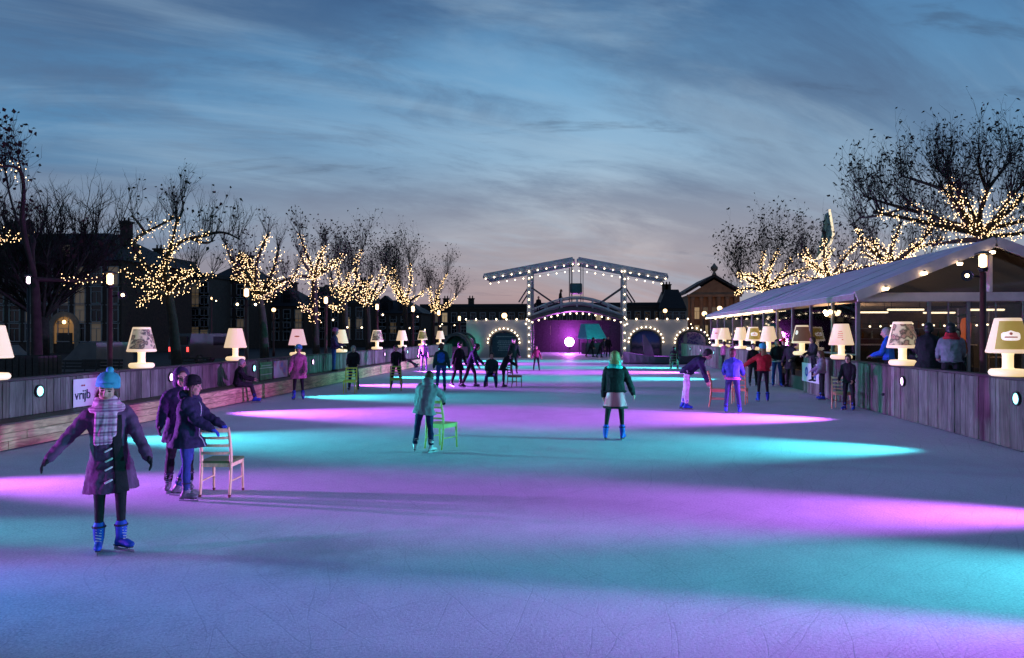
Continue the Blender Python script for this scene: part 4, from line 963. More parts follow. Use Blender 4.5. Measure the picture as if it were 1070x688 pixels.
# right side, behind the pavilion
light_tree('big spreading plane tree rising behind the gable of the pavilion', 'warm fairy lights over the big tree behind the pavilion gable',
    [(1027, 400), (1027, 300), (1026, 245)], [[(1026, 245), (1012, 238), (984, 231), (965, 222), (949, 212)], [(1026, 245), (990, 238), (955, 230), (914, 222)], [(1026, 245), (1022, 228), (1030, 205), (1032, 196)], [(1026, 245), (1046, 222), (1058, 202)],
     [(1026, 243), (1050, 235), (1085, 228)], [(1020, 240), (1000, 215), (982, 194)], [(1026, 245), (1060, 215), (1075, 198)], [(1026, 250), (1000, 252), (975, 256)], [(1026, 248), (1055, 246), (1090, 240)], [(1024, 240), (1015, 222), (1008, 205)]], 38.5, 81, .33, 2, (1.3, 2.3), .75, 15, 1.1,
    unlit=[[(960, 222), (930, 214), (902, 205)], [(1032, 200), (1024, 182), (1022, 166)], [(985, 198), (962, 190), (942, 184)], [(1058, 205), (1075, 185), (1085, 170)], [(1010, 215), (992, 188), (978, 176)], [(1030, 200), (1046, 180), (1056, 168)], [(950, 215), (925, 225), (898, 228)]], bulb=.042, lsize=.09, twn=1.0, twr=.02)
light_tree('plane tree with low lit branches behind the middle of the pavilion roof', 'warm fairy lights low over the middle of the pavilion roof',
    [(940, 400), (937, 320), (933, 276)], [[(933, 276), (908, 262), (893, 238)], [(933, 276), (952, 262), (986, 250)], [(933, 279), (902, 279), (878, 286)], [(934, 276), (922, 258), (905, 250)], [(933, 276), (945, 270), (975, 272)], [(933, 280), (915, 272), (900, 262)]], 48, 91, .30, 4, (1.4, 2.4), .35, 17, .8, bulb=.05, lsize=.1)
light_tree('plane tree with lit branches around the pale sail', 'warm fairy lights around the foot of the pale sail',
    [(873, 400), (870, 320), (868, 292)], [[(868, 292), (850, 276), (836, 268)], [(868, 292), (884, 266), (897, 254)], [(868, 293), (890, 285), (906, 280)], [(868, 293), (846, 291), (830, 288)], [(868, 292), (862, 274), (868, 262)]], 57, 101, .28, 4, (1.0, 2.0), .3, 17, .7, bulb=.056, lsize=.1)
light_tree('tall plane tree with round leafy crown at the far end of the pavilion', 'warm fairy lights below the round crown at the far end of the pavilion',
    [(803, 400), (802, 330), (800, 302)], [[(800, 302), (786, 286), (772, 291)], [(800, 302), (806, 276), (813, 262)], [(800, 302), (824, 286), (846, 280)], [(800, 303), (776, 301), (768, 308)], [(800, 302), (794, 280), (799, 264)], [(800, 304), (820, 298), (835, 296)]], 68, 111, .32, 4, (2.0, 3.8), .6, 15, 1.1, bulb=.062, lsize=.12)
# big unlit trees
def bare_tree(label, px, Yt, top, spread, seed, nm='bare_tree'):
    rng = random.Random(seed); b = AY(px, 344, Yt); base = V((b.x, b.y, 0)); t = empty(nm, base, 0, label, 'tree')
    mb, mc, ml = MB(), MB(), MB(); H = top
    mb.tube([(0, 0, 0), (.1, 0, H * .12), (0, .1, H * .24)], [.5, .4, .34], 9)
    for k in range(13):
        a = 2 * pi * k / 13 + rng.uniform(-.2, .2); el = rng.uniform(.45, 1.25); d = V((cos(a) * cos(el), sin(a) * cos(el), sin(el)))
        p = V((0, .05, H * rng.uniform(.18, .25))); pts = [p]; L = (H * .50) * (.75 + .25 * sin(el)) * spread
        for i in range(5): d = (d + V((rng.gauss(0, .08), rng.gauss(0, .08), .09))).normalized(); pts.append(pts[-1] + d * L / 5)
        mb.tube(pts, [.17 * (1 - .14 * i) for i in range(6)], 5)
        for i in range(1, 6):
            for q in range(4):
                e = (d + V((rng.gauss(0, .40), rng.gauss(0, .40), rng.gauss(.15, .25)))).normalized()
                grow(mc, ml, pts[i], e, H * rng.uniform(.14, .24), .06, 3, rng, .2, .2, 0, (2, 4))
    mb.build('trunk', BARK, t, True); mc.build('crown', TWIG, t)
    return t
bare_tree('large round crowned bare tree rising over the mansion on the left', 45, 58, 14.6, 1.0, 3)
# ------------------------------------------------------------------ buildings
BRK, BRK2, BRK3 = mat('dark_brick', (.060, .040, .032), .85, .3, 5, .3, 30), mat('grey_brick', (.075, .066, .058), .85, .25, 4, .3, 30), mat('brown_brick', (.05, .036, .028), .85, .25, 4, .3, 30)
SLATE = mat('slate', (.022, .022, .026), .7, .3, 6, .3, 20); STONE = mat('pale_stone', (.22, .19, .15), .8, .2, 3, .2, 20); FRM = mat('window_frame', (.30, .29, .28), .6, .1)
GLD = mat('dark_glass', (.012, .014, .018), .12, .2, 1, spec=.6); LITW = emis('lit_window', (1, .70, .34), .26, False, (.5, .4, .3)); LITD = emis('dim_window', (1, .72, .42), .05, False, (.3, .25, .2)); LITB = emis('bright_window', (1, .85, .6), .8, False)
def window(par, x, y, z, w, h, lit=0, arch=False, nm='window'):
    mb = MB(); f_ = .09
    for sx in (-1, 1): mb.box((x + sx * (w / 2), y - .05, z), (f_, .12, h + f_))
    mb.box((x, y - .05, z + h / 2), (w - f_, .12, f_)); mb.box((x, y - .07, z - h / 2 - .03), (w + .3, .2, .1)); mb.box((x, y - .04, z + h * .16), (w - f_, .07, .06)); mb.box((x, y - .041, z - h * .18), (.05, .06, h * .6))
    o = mb.build(nm, FRM, par)
    mb = MB(); mb.box((x, y - .004, z), (w - f_, .012, h - .02)); mb.build('pane', [GLD, LITW, LITD, LITB][lit], o); return o
def house(label, px0, px1, Yb, top, rows, cols, wm, seed, roof='hip', depth=10, rh=3.0, litp=.08, chim=2, nm='house', cat='house', wh=1.7, ww=1.0, base=1.0, brightp=0):
    rng = random.Random(seed); a, b = AY(px0, 344, Yb), AY(px1, 344, Yb); x0, x1 = a.x, b.x; L = x1 - x0; ht = top - rh
    t = empty(nm, ((x0 + x1) / 2, Yb, 0), 0, label, cat)
    mb = MB(); mb.box((0, depth / 2, ht / 2), (L, depth, ht)); mb.box((0, -.06, ht - .25), (L + .2, .14, .35)); mb.box((0, -.04, base * .5), (L + .1, .1, base)); mb.build('wall', wm, t)
    mb = MB(); e = .35
    if roof == 'hip':
        r0 = [(-L / 2 - e, -e, ht), (L / 2 + e, -e, ht), (L / 2 + e, depth + e, ht), (-L / 2 - e, depth + e, ht)]; ins = min(L, depth) * .38
        r1 = [(-L / 2 + ins, depth * .42, top), (L / 2 - ins, depth * .42, top), (L / 2 - ins, depth * .58, top), (-L / 2 + ins, depth * .58, top)]
    elif roof == 'mansard':
        r0 = [(-L / 2 - .1, -.1, ht), (L / 2 + .1, -.1, ht), (L / 2 + .1, depth + .1, ht), (-L / 2 - .1, depth + .1, ht)]
        r1 = [(-L / 2 + 1.2, 1.2, top), (L / 2 - 1.2, 1.2, top), (L / 2 - 1.2, depth - 1.2, top), (-L / 2 + 1.2, depth - 1.2, top)]
    elif roof == 'gable':
        r0 = [(-L / 2 - .1, -.2, ht), (L / 2 + .1, -.2, ht), (L / 2 + .1, depth, ht), (-L / 2 - .1, depth, ht)]; r1 = [(-.05, -.2, top), (.05, -.2, top), (.05, depth, top), (-.05, depth, top)]
    else:
        r0 = [(-L / 2 - .2, -.2, ht), (L / 2 + .2, -.2, ht), (L / 2 + .2, depth, ht), (-L / 2 - .2, depth, ht)]; r1 = [(p[0], p[1], ht + .5) for p in r0]
    mb.loft([[V(p) for p in r0], [V(p) for p in r1]]); rf = mb.build('roof', SLATE, t)
    for k in range(chim):
        x = L * (rng.uniform(-.4, .4)); mb = MB(); mb.box((x, depth * .35, top - .3), (1.0, .8, 2.4)); mb.box((x, depth * .35, top + 1.0), (1.2, 1.0, .2))
        for q in (-.25, .25): mb.lathe([(.12, 0), (.1, .45)], (x + q, depth * .35, top + 1.1), 8)
        mb.build('chimney', BRK3, rf)
    if roof in ('hip', 'mansard') and L > 8:
        for x in [L * (k - .5) / 3 - L / 6 + L / 6 for k in range(-0, 2)]:
            mb = MB(); mb.box((x, 1.4, ht + 1.0), (1.7, 1.6, 1.9)); mb.loft([[V((x - 1.0, .5, ht + 1.95)), V((x + 1.0, .5, ht + 1.95)), V((x + 1.0, 2.4, ht + 1.95)), V((x - 1.0, 2.4, ht + 1.95))], [V((x - .02, .5, ht + 2.8)), V((x + .02, .5, ht + 2.8)), V((x + .02, 2.4, ht + 2.8)), V((x - .02, 2.4, ht + 2.8))]])
            dm = mb.build('dormer', SLATE, rf)
            mb = MB(); mb.box((x, .585, ht + 1.05), (1.0, .02, 1.3)); mb.build('pane', LITD if rng.random() < .3 else GLD, dm)
    for r in range(rows):
        for c in range(cols):
            x = (c + .5) / cols * L - L / 2; z = base + .3 + (ht - base - 1.0) * (r + .5) / rows
            u = rng.random(); window(t, x, 0, z, ww, wh, 3 if u < brightp else 1 if u < litp else 2 if u < litp * 3 else 0)
    return t, L, ht
def Zat(py, Yd): return EYE + (348 - py) * Yd / 800
t, L, ht = house('dark brick mansion with an arched lit doorway behind the left wall', -60, 127, 74, Zat(229, 74), 4, 11, BRK, 8, 'hip', 14, 3.6, .05, 3, nm='mansion', cat='mansion', wh=2.0, ww=1.15)
dx = AY(68, 344, 74).x - t.location.x
mb = MB(); N = 14; pts = []
R0, R1 = 1.45, 1.15
for (ra, rb, yy, mi) in ((R1, R0 + .25, -.22, 0),):
    ring = lambda r, y: [V((dx + r * cos(pi * k / N), y, 2.6 + r * sin(pi * k / N))) for k in range(N + 1)]
    A, B, C_, D = ring(ra, yy), ring(rb, yy), ring(rb, .02), ring(ra, .02)
    vs_ = A + B + C_ + D; n_ = N + 1; fs_ = []
    for k in range(N):
        for u, v_ in ((0, 1), (1, 2), (3, 0)): fs_.append((u * n_ + k, u * n_ + k + 1, v_ * n_ + k + 1, v_ * n_ + k))
    mb.add(vs_, fs_)
for sx in (-1, 1): mb.box((dx + sx * 1.42, -.1, 1.3), (.55, .24, 2.6))
p_ = mb.build('porch', STONE, t)
mb = MB(); mb.add([V((dx, -.03, 0))] + [V((dx + 1.15, -.03, 0))] + [V((dx + 1.15 * cos(pi * k / N), -.03, 2.6 + 1.15 * sin(pi * k / N))) for k in range(N + 1)] + [V((dx - 1.15, -.03, 0))], [(0, k, k + 1) for k in range(1, N + 3)])
mb.build('fanlight', emis('porch_glow', (1, .50, .16), .16, True, (.3, .2, .1)), p_)
mb = MB(); mb.box((dx, -.07, 1.05), (1.7, .06, 2.1)); 
for sx in (-.42, .42): mb.bbox((dx + sx, -.11, 1.2), (.6, .03, 1.4), .02)
mb.build('door', DW, p_)
mb = MB(); mb.ell((dx + .25, -.5, 3.2), (.17, .17, .2)); mb.build('porch_lamp', emis('porch_bulb', (1, .62, .25), 5.0, True), p_, True)
house('brown terrace house with stepped dark roof right of the mansion', 127, 172, 84, Zat(262, 84), 4, 4, BRK3, 12, 'mansard', 10, 2.6, .05, 1)
house('grey apartment block with rows of pale windows beyond the arched lit tree', 172, 218, 90, Zat(283, 90), 5, 5, BRK2, 14, 'flat', 10, .5, .10, 1, nm='apartment_block', cat='apartments')
house('tall narrow brown house with a bright ground floor window behind the van', 218, 258, 96, Zat(270, 96), 5, 3, BRK3, 17, 'hip', 10, 2.5, .10, 2, brightp=.04)
house('low dark house behind the bushy lit tree', 258, 318, 104, Zat(300, 104), 3, 5, BRK, 19, 'hip', 10, 2.5, .06, 1)
house('dark house behind the tree with the lit trunk', 318, 382, 110, Zat(298, 110), 3, 5, BRK3, 23, 'mansard', 10, 2.5, .05, 2)
house('dark house behind the tall leafy trees', 382, 440, 116, Zat(312, 116), 3, 5, BRK, 29, 'hip', 10, 2.2, .08, 1)
house('long low dark building on the skyline left of the bridge', 440, 560, 135, Zat(317, 135), 2, 12, BRK3, 31, 'flat', 10, .6, .05, 3, nm='low_building', cat='building')
house('long low dark building seen through the bridge', 560, 692, 140, Zat(316, 140), 2, 13, BRK, 37, 'flat', 10, .6, .12, 0, nm='low_building', cat='building')
house('dark villa with mansard roof left of the pediment hall', 689, 717, 138, Zat(303, 138), 3, 4, BRK3, 41, 'mansard', 10, 3.4, .1, 2, nm='villa', cat='villa', brightp=.08)
# concert hall with pediment
Yc = 160; a, b = AY(719, 344, Yc), AY(773, 344, Yc); L = b.x - a.x; t = empty('concert_hall', ((a.x + b.x) / 2, Yc, 0), 0, 'classical hall with pediment and pilasters, lit warm, far behind the right gate house', 'hall')
he, hp2 = Zat(309, Yc), Zat(291, Yc); SAND = mat('sandstone', (.30, .17, .10), .8, .2, 1.2, .2, 10)
mb = MB(); mb.box((0, 12, he / 2), (L, 24, he)); mb.build('wall', SAND, t)
mb = MB(); mb.add([V((-L / 2, -.3, he)), V((L / 2, -.3, he)), V((0, -.3, hp2 - .5)), V((-L / 2, .2, he)), V((L / 2, .2, he)), V((0, .2, hp2 - .5))], [(0, 1, 2), (3, 5, 4), (0, 2, 5, 3), (1, 4, 5, 2), (0, 3, 4, 1)])
mb.box((0, -.5, he - .2), (L + .6, .8, .5)); mb.build('pediment', SAND, t)
mb = MB()
for sx in (-1, 1):
    p0, p1 = V((sx * (L / 2 + .6), 0, he + .1)), V((0, 0, hp2)); q = V((0, 0, .6))
    mb.loft([[p0 + V((0, -.9, 0)), p0 + V((0, -.9, 0)) + q, p0 + V((0, 24, 0)) + q, p0 + V((0, 24, 0))], [p1 + V((0, -.9, 0)), p1 + V((0, -.9, 0)) + q, p1 + V((0, 24, 0)) + q, p1 + V((0, 24, 0))]])
rf = mb.build('roof', SLATE, t)
mb = MB(); mb.lathe([(.5, 0), (.35, .4), (.2, .6), (.7, 1.1), (.75, 1.6), (.35, 2.0), (.1, 2.4)], (0, -.6, hp2 + .4), 10); mb.build('ornament', STONE, rf, True)
for k in range(6):
    x = (k - 2.5) * L / 6; mb = MB(); mb.lathe([(.5, 0), (.42, .3), (.38, he - 1.2), (.55, he - .5)], (x, -.45, 0), 10); mb.build('column', SAND, t, True)
for k in range(5): window(t, (k - 2) * L / 6, 0, he * .62, 1.2, 2.4, 1 if k in (0, 4) else 2); window(t, (k - 2) * L / 6, 0, he * .25, 1.2, 2.4, 1)
for x in (-4.5, 4.5):
    d = bpy.data.lights.new('uplight', 'SPOT'); d.energy = 420; d.color = (1, .5, .25); d.spot_size = radians(90); d.spot_blend = 1
    o = bpy.data.objects.new('uplight', d); COL.objects.link(o); o.location = t.location + V((x, -9, 4)); o.rotation_euler = V((0, 9, 5)).to_track_quat('-Z', 'Z').to_euler()
# ------------------------------------------------------------------ drawbridge between two gate houses
YB = 65.0
BULB = emis('festoon_bulb', (1, .78, .50), 7.0, True); BST = mat('bridge_paint', (.42, .44, .48), .6, .12, 2, .1, 20); BSD = mat('bridge_dark', (.05, .05, .06), .6, .2, 4); CREAMW = mat('render_white', (.50, .46, .46), .8, .1, 1.2, .15, 12)
_b = MB(); _b.lathe([(.0, -.075), (.045, -.06), (.068, -.01), (.055, .04), (.03, .07)], n=10); _bulb = _b.build('bulb', BULB, None, True); _bm = _bulb.data; bpy.data.objects.remove(_bulb)
BULBS = emis('festoon_bulb_plain', (1, .74, .42), 7.0, False)
_b = MB(); _b.ell((0, 0, 0), .06, n=8, k=6); _q = _b.build('bulb', BULBS, None, True); _bm2 = _q.data; bpy.data.objects.remove(_q)
def festoon(label, pts, step, sc=1.0, grp='festoon lights', sag=0, me=None, hang=.10):
    t = empty('festoon_lights', pts[0], 0, label, 'festoon lights', grp); o0 = V(pts[0]); q = []
    for a, b in zip(pts, pts[1:]):
        L = (b - a).length; k = max(1, round(L / step))
        for i in range(k): q.append(a.lerp(b, i / k) - V((0, 0, 4 * sag * (i / k) * (1 - i / k))))
    q.append(pts[-1])
    mb = MB(); mb.tube([p - o0 for p in q], .012, 4); mb.build('cord', CORD, t)
    for p in q:
        o = bpy.data.objects.new('bulb', me or _bm); COL.objects.link(o); o.parent = t; o.location = p - o0 - V((0, 0, hang)); o.scale = (sc * .86,) * 3
    return t
def B(px, py, dy=0.0): return AY(px, py, YB + dy) if not dy else V((AY(px, py, YB).x, YB + dy, AY(px, py, YB).z))
t = empty('drawbridge', B(602, 374), 0, 'grey wooden drawbridge with two raised balance beams hung with bulbs', 'bridge'); O0 = V(t.location)
def bar(pa, pb, w, h, m, name, par=None):
    mb = MB(); a, b = V(pa) - O0, V(pb) - O0; d = (b - a).normalized(); s = d.cross(V((0, 1, 0))); s = s.normalized() if s.length > .1 else V((1, 0, 0)); y = s.cross(d).normalized()
    M = Matrix((s, y, d)).transposed(); mb.bbox((a + b) / 2, (h, w, (b - a).length), .02, 0, M); return mb.build(name, m, par or t)
for dy in (0, 3.2):
    for px in (553, 652.5):
        bar((B(px, 374, dy).x, YB + dy, 0), B(px, 283, dy), .36, .36, BST, 'post')
    for (a, b) in (((506, 289.5), (599, 272)), ((697, 289.5), (604, 272))):
        bm_ = bar(B(*a, dy), B(*b, dy), .42, .52, BST, 'balance_beam')
    for px in (596, 608):
        for q in (-1.2, 1.2): bar(B(px + q, 276, dy), B(px + q, 318, dy), .05, .05, BSD, 'hanger')
    for px, s in ((553, 1), (652.5, -1)):
        bar(B(px, 299, dy), B(px + s * 26, 317, dy), .12, .12, BSD, 'brace'); bar(B(px, 299, dy), B(px - s * 11, 316, dy), .12, .12, BSD, 'brace')
    pr = [(553 + k * 99.5 / 12, 324.5 - 14 * sin(pi * k / 12) ** 1.1) for k in range(13)]
    mb = MB(); mb.tube([B(x, y, dy) - O0 for x, y in pr], .07, 6); mb.tube([B(x, y + 6, dy) - O0 for x, y in pr], .10, 6)
    rl = mb.build('railing', BST, t)
    for k in (2, 4, 6, 8, 10): bar(B(pr[k][0], pr[k][1], dy), B(pr[k][0], pr[k][1] + 15, dy), .10, .12, BST, 'baluster', t)
for px in (506, 599, 604, 697):
    y = 289.5 if px in (506, 697) else 272; bar(B(px, y, 0), B(px, y, 3.2), .0, .0, BST, 'x') if False else None
    mb = MB(); c = B(px, y, 1.6) - O0; mb.bbox(c, (.22, 3.3, .24), .02); mb.build('cross_beam', BST, t)
mb = MB(); rg = []
dk = [(550 + k * 105 / 16, 336 - 11 * sin(pi * k / 16) ** 1.1) for k in range(17)]
for x, y in dk:
    p = B(x, y) - O0; rg.append([p + V((0, -.25, 0)), p + V((0, 3.5, 0)), p + V((0, 3.5, .34)), p + V((0, -.25, .34))])
mb.loft(rg); mb.build('deck', BSD, t)
mb = MB(); c = B(602, 301, 0) - O0; mb.bbox(c + V((0, 1.6, 0)), (1.0, 3.0, .8), .04); mb.build('counterweight', mat('green_box', (.02, .10, .10), .6, .2), t)
GB = 'bulb strings on the drawbridge'
fe = -.32
for (a, b, lb) in (((508, 290.5), (598.5, 275.5), 'string of bulbs along the left balance beam'), ((695, 290.5), (604.5, 275.5), 'string of bulbs along the right balance beam')):
    festoon(lb, [B(*a) + V((0, fe, 0)), B(*b) + V((0, fe, 0))], .72, 1.0, GB)
    festoon(lb.replace('string of bulbs along', 'second string of bulbs on the rear of'), [B(a[0], a[1] + 2.5, 3.0), B(b[0], b[1] + 3.5, 3.0)], .72, .9, GB)
for px, lb in ((553, 'string of bulbs down the left bridge post'), (652.5, 'string of bulbs down the right bridge post')):
    festoon(lb, [B(px, 284) + V((0, fe, 0)), B(px, 372) + V((0, fe, 0))], .62, 1.0, GB, hang=0)
festoon('string of bulbs along the arched edge of the bridge deck', [B(x, y + 1.5) + V((0, -.36, 0)) for x, y in dk], .6, 1.05, GB)
# gate houses
def gatehouse(label, px0, px1, arches, par_rot=0):
    a, b = B(px0, 374), B(px1, 374); h = Zat(334.5, YB); L = b.x - a.x; t = empty('gate_house', (a.x, YB - .35, 0), 0, label, 'gate house'); th = .3
    xs = sorted(set([0, L] + [x for c, w_, hs, rs in arches for x in [c - w_ / 2 + w_ * k / 16 for k in range(17)] if 0 <= x <= L]))
    def bot(x, e=0):
        for c, w_, hs, rs in arches:
            if abs(x + e - c) < w_ / 2 - 1e-5: u = (x - c) / (w_ / 2); return hs + rs * sqrt(max(0, 1 - u * u))
        return 0
    mb = MB()
    for x0, x1 in zip(xs, xs[1:]):
        m_ = (x0 + x1) / 2; 
        inside = bot(m_) > 0
        z0, z1 = (bot(x0 + 1e-4) if inside else 0, bot(x1 - 1e-4) if inside else 0)
        if inside:
            u0 = [(c, w_, hs, rs) for c, w_, hs, rs in arches if abs(m_ - c) < w_ / 2][0]
            f_ = lambda x: u0[2] + u0[3] * sqrt(max(0, 1 - ((x - u0[0]) / (u0[1] / 2)) ** 2)); z0, z1 = f_(x0), f_(x1)
        mb.loft([[V((x0, 0, z0)), V((x1, 0, z1)), V((x1, 0, h)), V((x0, 0, h))], [V((x0, th, z0)), V((x1, th, z1)), V((x1, th, h)), V((x0, th, h))]])
    mb.box((L / 2, th + 2.0, h - .12), (L, 4.0, .22)); mb.box((.15, th + 2, (h - .25) / 2), (.28, 3.9, h - .26)); mb.box((L - .15, th + 2, (h - .25) / 2), (.28, 3.9, h - .26))
    mb.build('wall', CREAMW, t)
    for c, w_, hs, rs in arches:
        mb = MB(); pts = [V((c - w_ / 2, -.04, 0)), V((c - w_ / 2, -.04, hs))] + [V((c - w_ / 2 * cos(pi * k / 14), -.04, hs + rs * sin(pi * k / 14))) for k in range(1, 14)] + [V((c + w_ / 2, -.04, hs)), V((c + w_ / 2, -.04, 0))]
        mb.tube(pts, .09, 6); mb.build('arch_frame', BSD, t)
    return t, a.x, h
def bandmat(name, stops, sc, em=0):
    m = bpy.data.materials.new(name); n, l, b = nodes(m); tc = n.new('ShaderNodeTexCoord'); sp = n.new('ShaderNodeSeparateXYZ'); l.new(tc.outputs['Object'], sp.inputs[0])
    nz_ = n.new('ShaderNodeTexNoise'); nz_.inputs['Scale'].default_value = 3; nz_.inputs['Detail'].default_value = 6; l.new(tc.outputs['Object'], nz_.inputs['Vector'])
    ma = n.new('ShaderNodeMath'); ma.operation = 'MULTIPLY_ADD'; ma.inputs[1].default_value = sc; l.new(sp.outputs[2], ma.inputs[0])
    mz = n.new('ShaderNodeMath'); mz.operation = 'MULTIPLY_ADD'; mz.inputs[1].default_value = .25; mz.inputs[2].default_value = -.12; l.new(nz_.outputs['Fac'], mz.inputs[0]); l.new(mz.outputs[0], ma.inputs[2])
    r = n.new('ShaderNodeValToRGB'); e = r.color_ramp.elements
    while len(e) < len(stops): e.new(.5)
    for q, (p, c) in zip(e, stops): q.position = p; q.color = (*c, 1)
    l.new(ma.outputs[0], r.inputs[0]); l.new(r.outputs[0], b.inputs['Base Color']); b.inputs['Roughness'].default_value = .7
    return m
canal = bandmat('canvas_canal', [(0, (.02, .03, .06)), (.25, (.30, .12, .28)), (.38, (.04, .03, .06)), (.50, (.30, .18, .30)), (.6, (.10, .12, .40)), (1, (.08, .10, .36))], .42)
lace = printed('canvas_lilac', [(.05, .03, .12), (.5, .2, .55), (.12, .08, .3), (.6, .35, .6)], 4, 0, 4)
greenc = bandmat('canvas_green', [(0, (.01, .05, .03)), (.5, (.02, .30, .18)), (1, (.01, .03, .03))], .42)
boardm = mat('board_teal', (.03, .10, .12), .6, .2, 3)
x0 = B(488, 374).x
def ar(pa, pb, ptop, base): # arch from pixel extents
    xa, xb = B(pa, 374).x - base, B(pb, 374).x - base; hh = Zat(ptop, YB); return ((xa + xb) / 2, xb - xa, hh * .62, hh * .38)
t, gx, gh = gatehouse('left white gate house of the bridge with a lettered board in its arch', 488, 551, [ar(513, 541, 346.5, x0), ar(466, 497, 348, x0)])
festoon('string of bulbs along the top of the left gate house', [V((gx, YB - .55, gh + .05)), V((gx + B(551, 374).x - B(488, 374).x, YB - .55, gh + .05))], .80, 1.15, 'bulb strings on the gate houses', hang=0)
A = ar(513, 541, 346.5, x0)
def archfest(lb, A, gx):
    festoon(lb, [V((gx + A[0] + (A[1] / 2 + .2) * cos(pi * (1 - k / 12)), YB - .55, A[2] - .1 + (A[3] + .35) * sin(pi * k / 12))) for k in range(13)], .78, .95, 'bulb strings on the gate houses', hang=0)
archfest('string of bulbs round the arch of the left gate house', A, gx)
s_ = empty('notice_board', (gx + A[0], YB + .2, 0), 0, 'dark teal board with pale lettering in the arch of the left gate house', 'board')
mb = MB(); mb.bbox((0, 0, 1.05), (A[1] - .2, .06, 2.1), .01); mb.build('panel', boardm, s_)
pale = mat('ink_mint', (.25, .45, .45), .6, .1)
for k, (zz, wf) in enumerate(((1.78, .7), (1.40, .55), (1.25, .62), (1.10, .5), (.95, .6), (.80, .45), (.62, .55))):
    mb = MB(); rng = random.Random(k); x = -(A[1] - .2) * wf / 2
    while x < (A[1] - .2) * wf / 2: w_ = rng.uniform(.08, .2); mb.box((x + w_ / 2, -.034, zz), (w_ - .035, .008, .07)); x += w_
    mb.build('printed_line', pale, s_)
x0 = B(654, 374).x
t, gx, gh = gatehouse('right white gate house of the bridge with painted canvases in its arches', 654, 718, [ar(659, 690, 345, x0), ar(707, 738, 346, x0)])
festoon('string of bulbs along the top of the right gate house', [V((gx, YB - .55, gh + .05)), V((gx + B(718, 374).x - B(654, 374).x, YB - .55, gh + .05))], .80, 1.15, 'bulb strings on the gate houses', hang=0)
A = ar(659, 690, 345, x0); archfest('string of bulbs round the first arch of the right gate house', A, gx); A2 = ar(707, 738, 346, x0); 
archfest('string of bulbs round the second arch of the right gate house', A2, gx)
for A_, m_, lb in ((A, canal, 'canvas with purple evening canal view in the right gate house'), (A2, lace, 'lilac patterned canvas in the outer arch of the right gate house')):
    s_ = empty('canvas', (gx + A_[0], YB + .2, 0), 0, lb, 'canvas'); mb = MB(); mb.bbox((0, 0, (A_[2] + A_[3]) / 2), (A_[1] - .05, .05, A_[2] + A_[3] - .02), .01); mb.build('sheet', m_, s_)
    mb = MB()
    for q in (-1, 1): mb.box((q * (A_[1] / 2 + .02), .06, (A_[2] + A_[3]) / 2), (.06, .06, A_[2] + A_[3]))
    mb.build('frame', BSD, s_)
# dark barrel canopy left of the left gate house
a = B(464, 374).x; b = B(496, 374).x
s_ = empty('barrel_canopy', ((a + b) / 2, YB - .9, 0), 0, 'dark barrel shaped canopy with green cloth inside, left of the left gate house', 'canopy'); W_ = (b - a) / 2; H_ = Zat(348, YB)
mb = MB(); N = 16
def arc(r, h, y): return [V((r * cos(pi * (1 - k / N)) * (1 if k > N / 2 else 1.0), y, h * sin(pi * k / N) ** .8)) for k in range(N + 1)]
A1, A2_, A3, A4 = arc(W_, H_, -1.2), arc(W_ - .22, H_ - .25, -1.2), arc(W_, H_, .5), arc(W_ - .22, H_ - .25, .5)
n_ = N + 1; mb.add(A1 + A2_ + A3 + A4, [q for k in range(N) for q in ((k, k + 1, n_ + k + 1, n_ + k), (k, 2 * n_ + k, 2 * n_ + k + 1, k + 1), (n_ + k, n_ + k + 1, 3 * n_ + k + 1, 3 * n_ + k), (2 * n_ + k, 3 * n_ + k, 3 * n_ + k + 1, 2 * n_ + k + 1))]); mb.build('cover', BSD, s_, False)
mb = MB(); mb.add([p + V((0, -.06, 0)) for p in A4], [tuple(range(N + 1))]); mb.build('inner_sheet', greenc, s_)
mb = MB(); mb.bbox((.3, -1.0, .55), (1.5, .5, .8), .05); mb.build('counter', ROSE, s_)
# dark boat in front of the right gate house
p = G(697, 381); s_ = empty('boat', (p.x, p.y, 0), 0, 'dark upturned flat boat with a standing fin, in front of the right gate house', 'boat')
mb = MB(); rg = []
for k in range(15):
    u = k / 14 * 2 - 1; w_ = .75 * (1 - abs(u) ** 2.2) + .03; h_ = .55 + .45 * max(0, -u - .35) + .25 * max(0, u - .5); x = u * 2.9
    rg.append([V((x, -w_, h_)), V((x, -w_ * .7, .12)), V((x, 0, .02)), V((x, w_ * .7, .12)), V((x, w_, h_)), V((x, w_ * .88, h_)), V((x, 0, .2)), V((x, -w_ * .88, h_))])
mb.loft(rg); mb.build('hull', BSD, s_)
mb = MB(); mb.loft([[V((-1.5, -.06, .2)), V((-.75, -.06, .2)), V((-.75, .06, .2)), V((-1.5, .06, .2))], [V((-1.55, -.06, 1.2)), V((-1.0, -.06, 1.2)), V((-1.0, .06, 1.2)), V((-1.55, .06, 1.2))], [V((-1.62, -.03, 2.0)), V((-1.45, -.03, 1.95)), V((-1.45, .03, 1.95)), V((-1.62, .03, 2.0))]]); mb.build('fin', BSD, s_)
for q in (-.8, .3, 1.3): mb = MB(); mb.bbox((q, 0, .5), (.22, 1.2, .05), .01); mb.build('thwart', DW, s_)
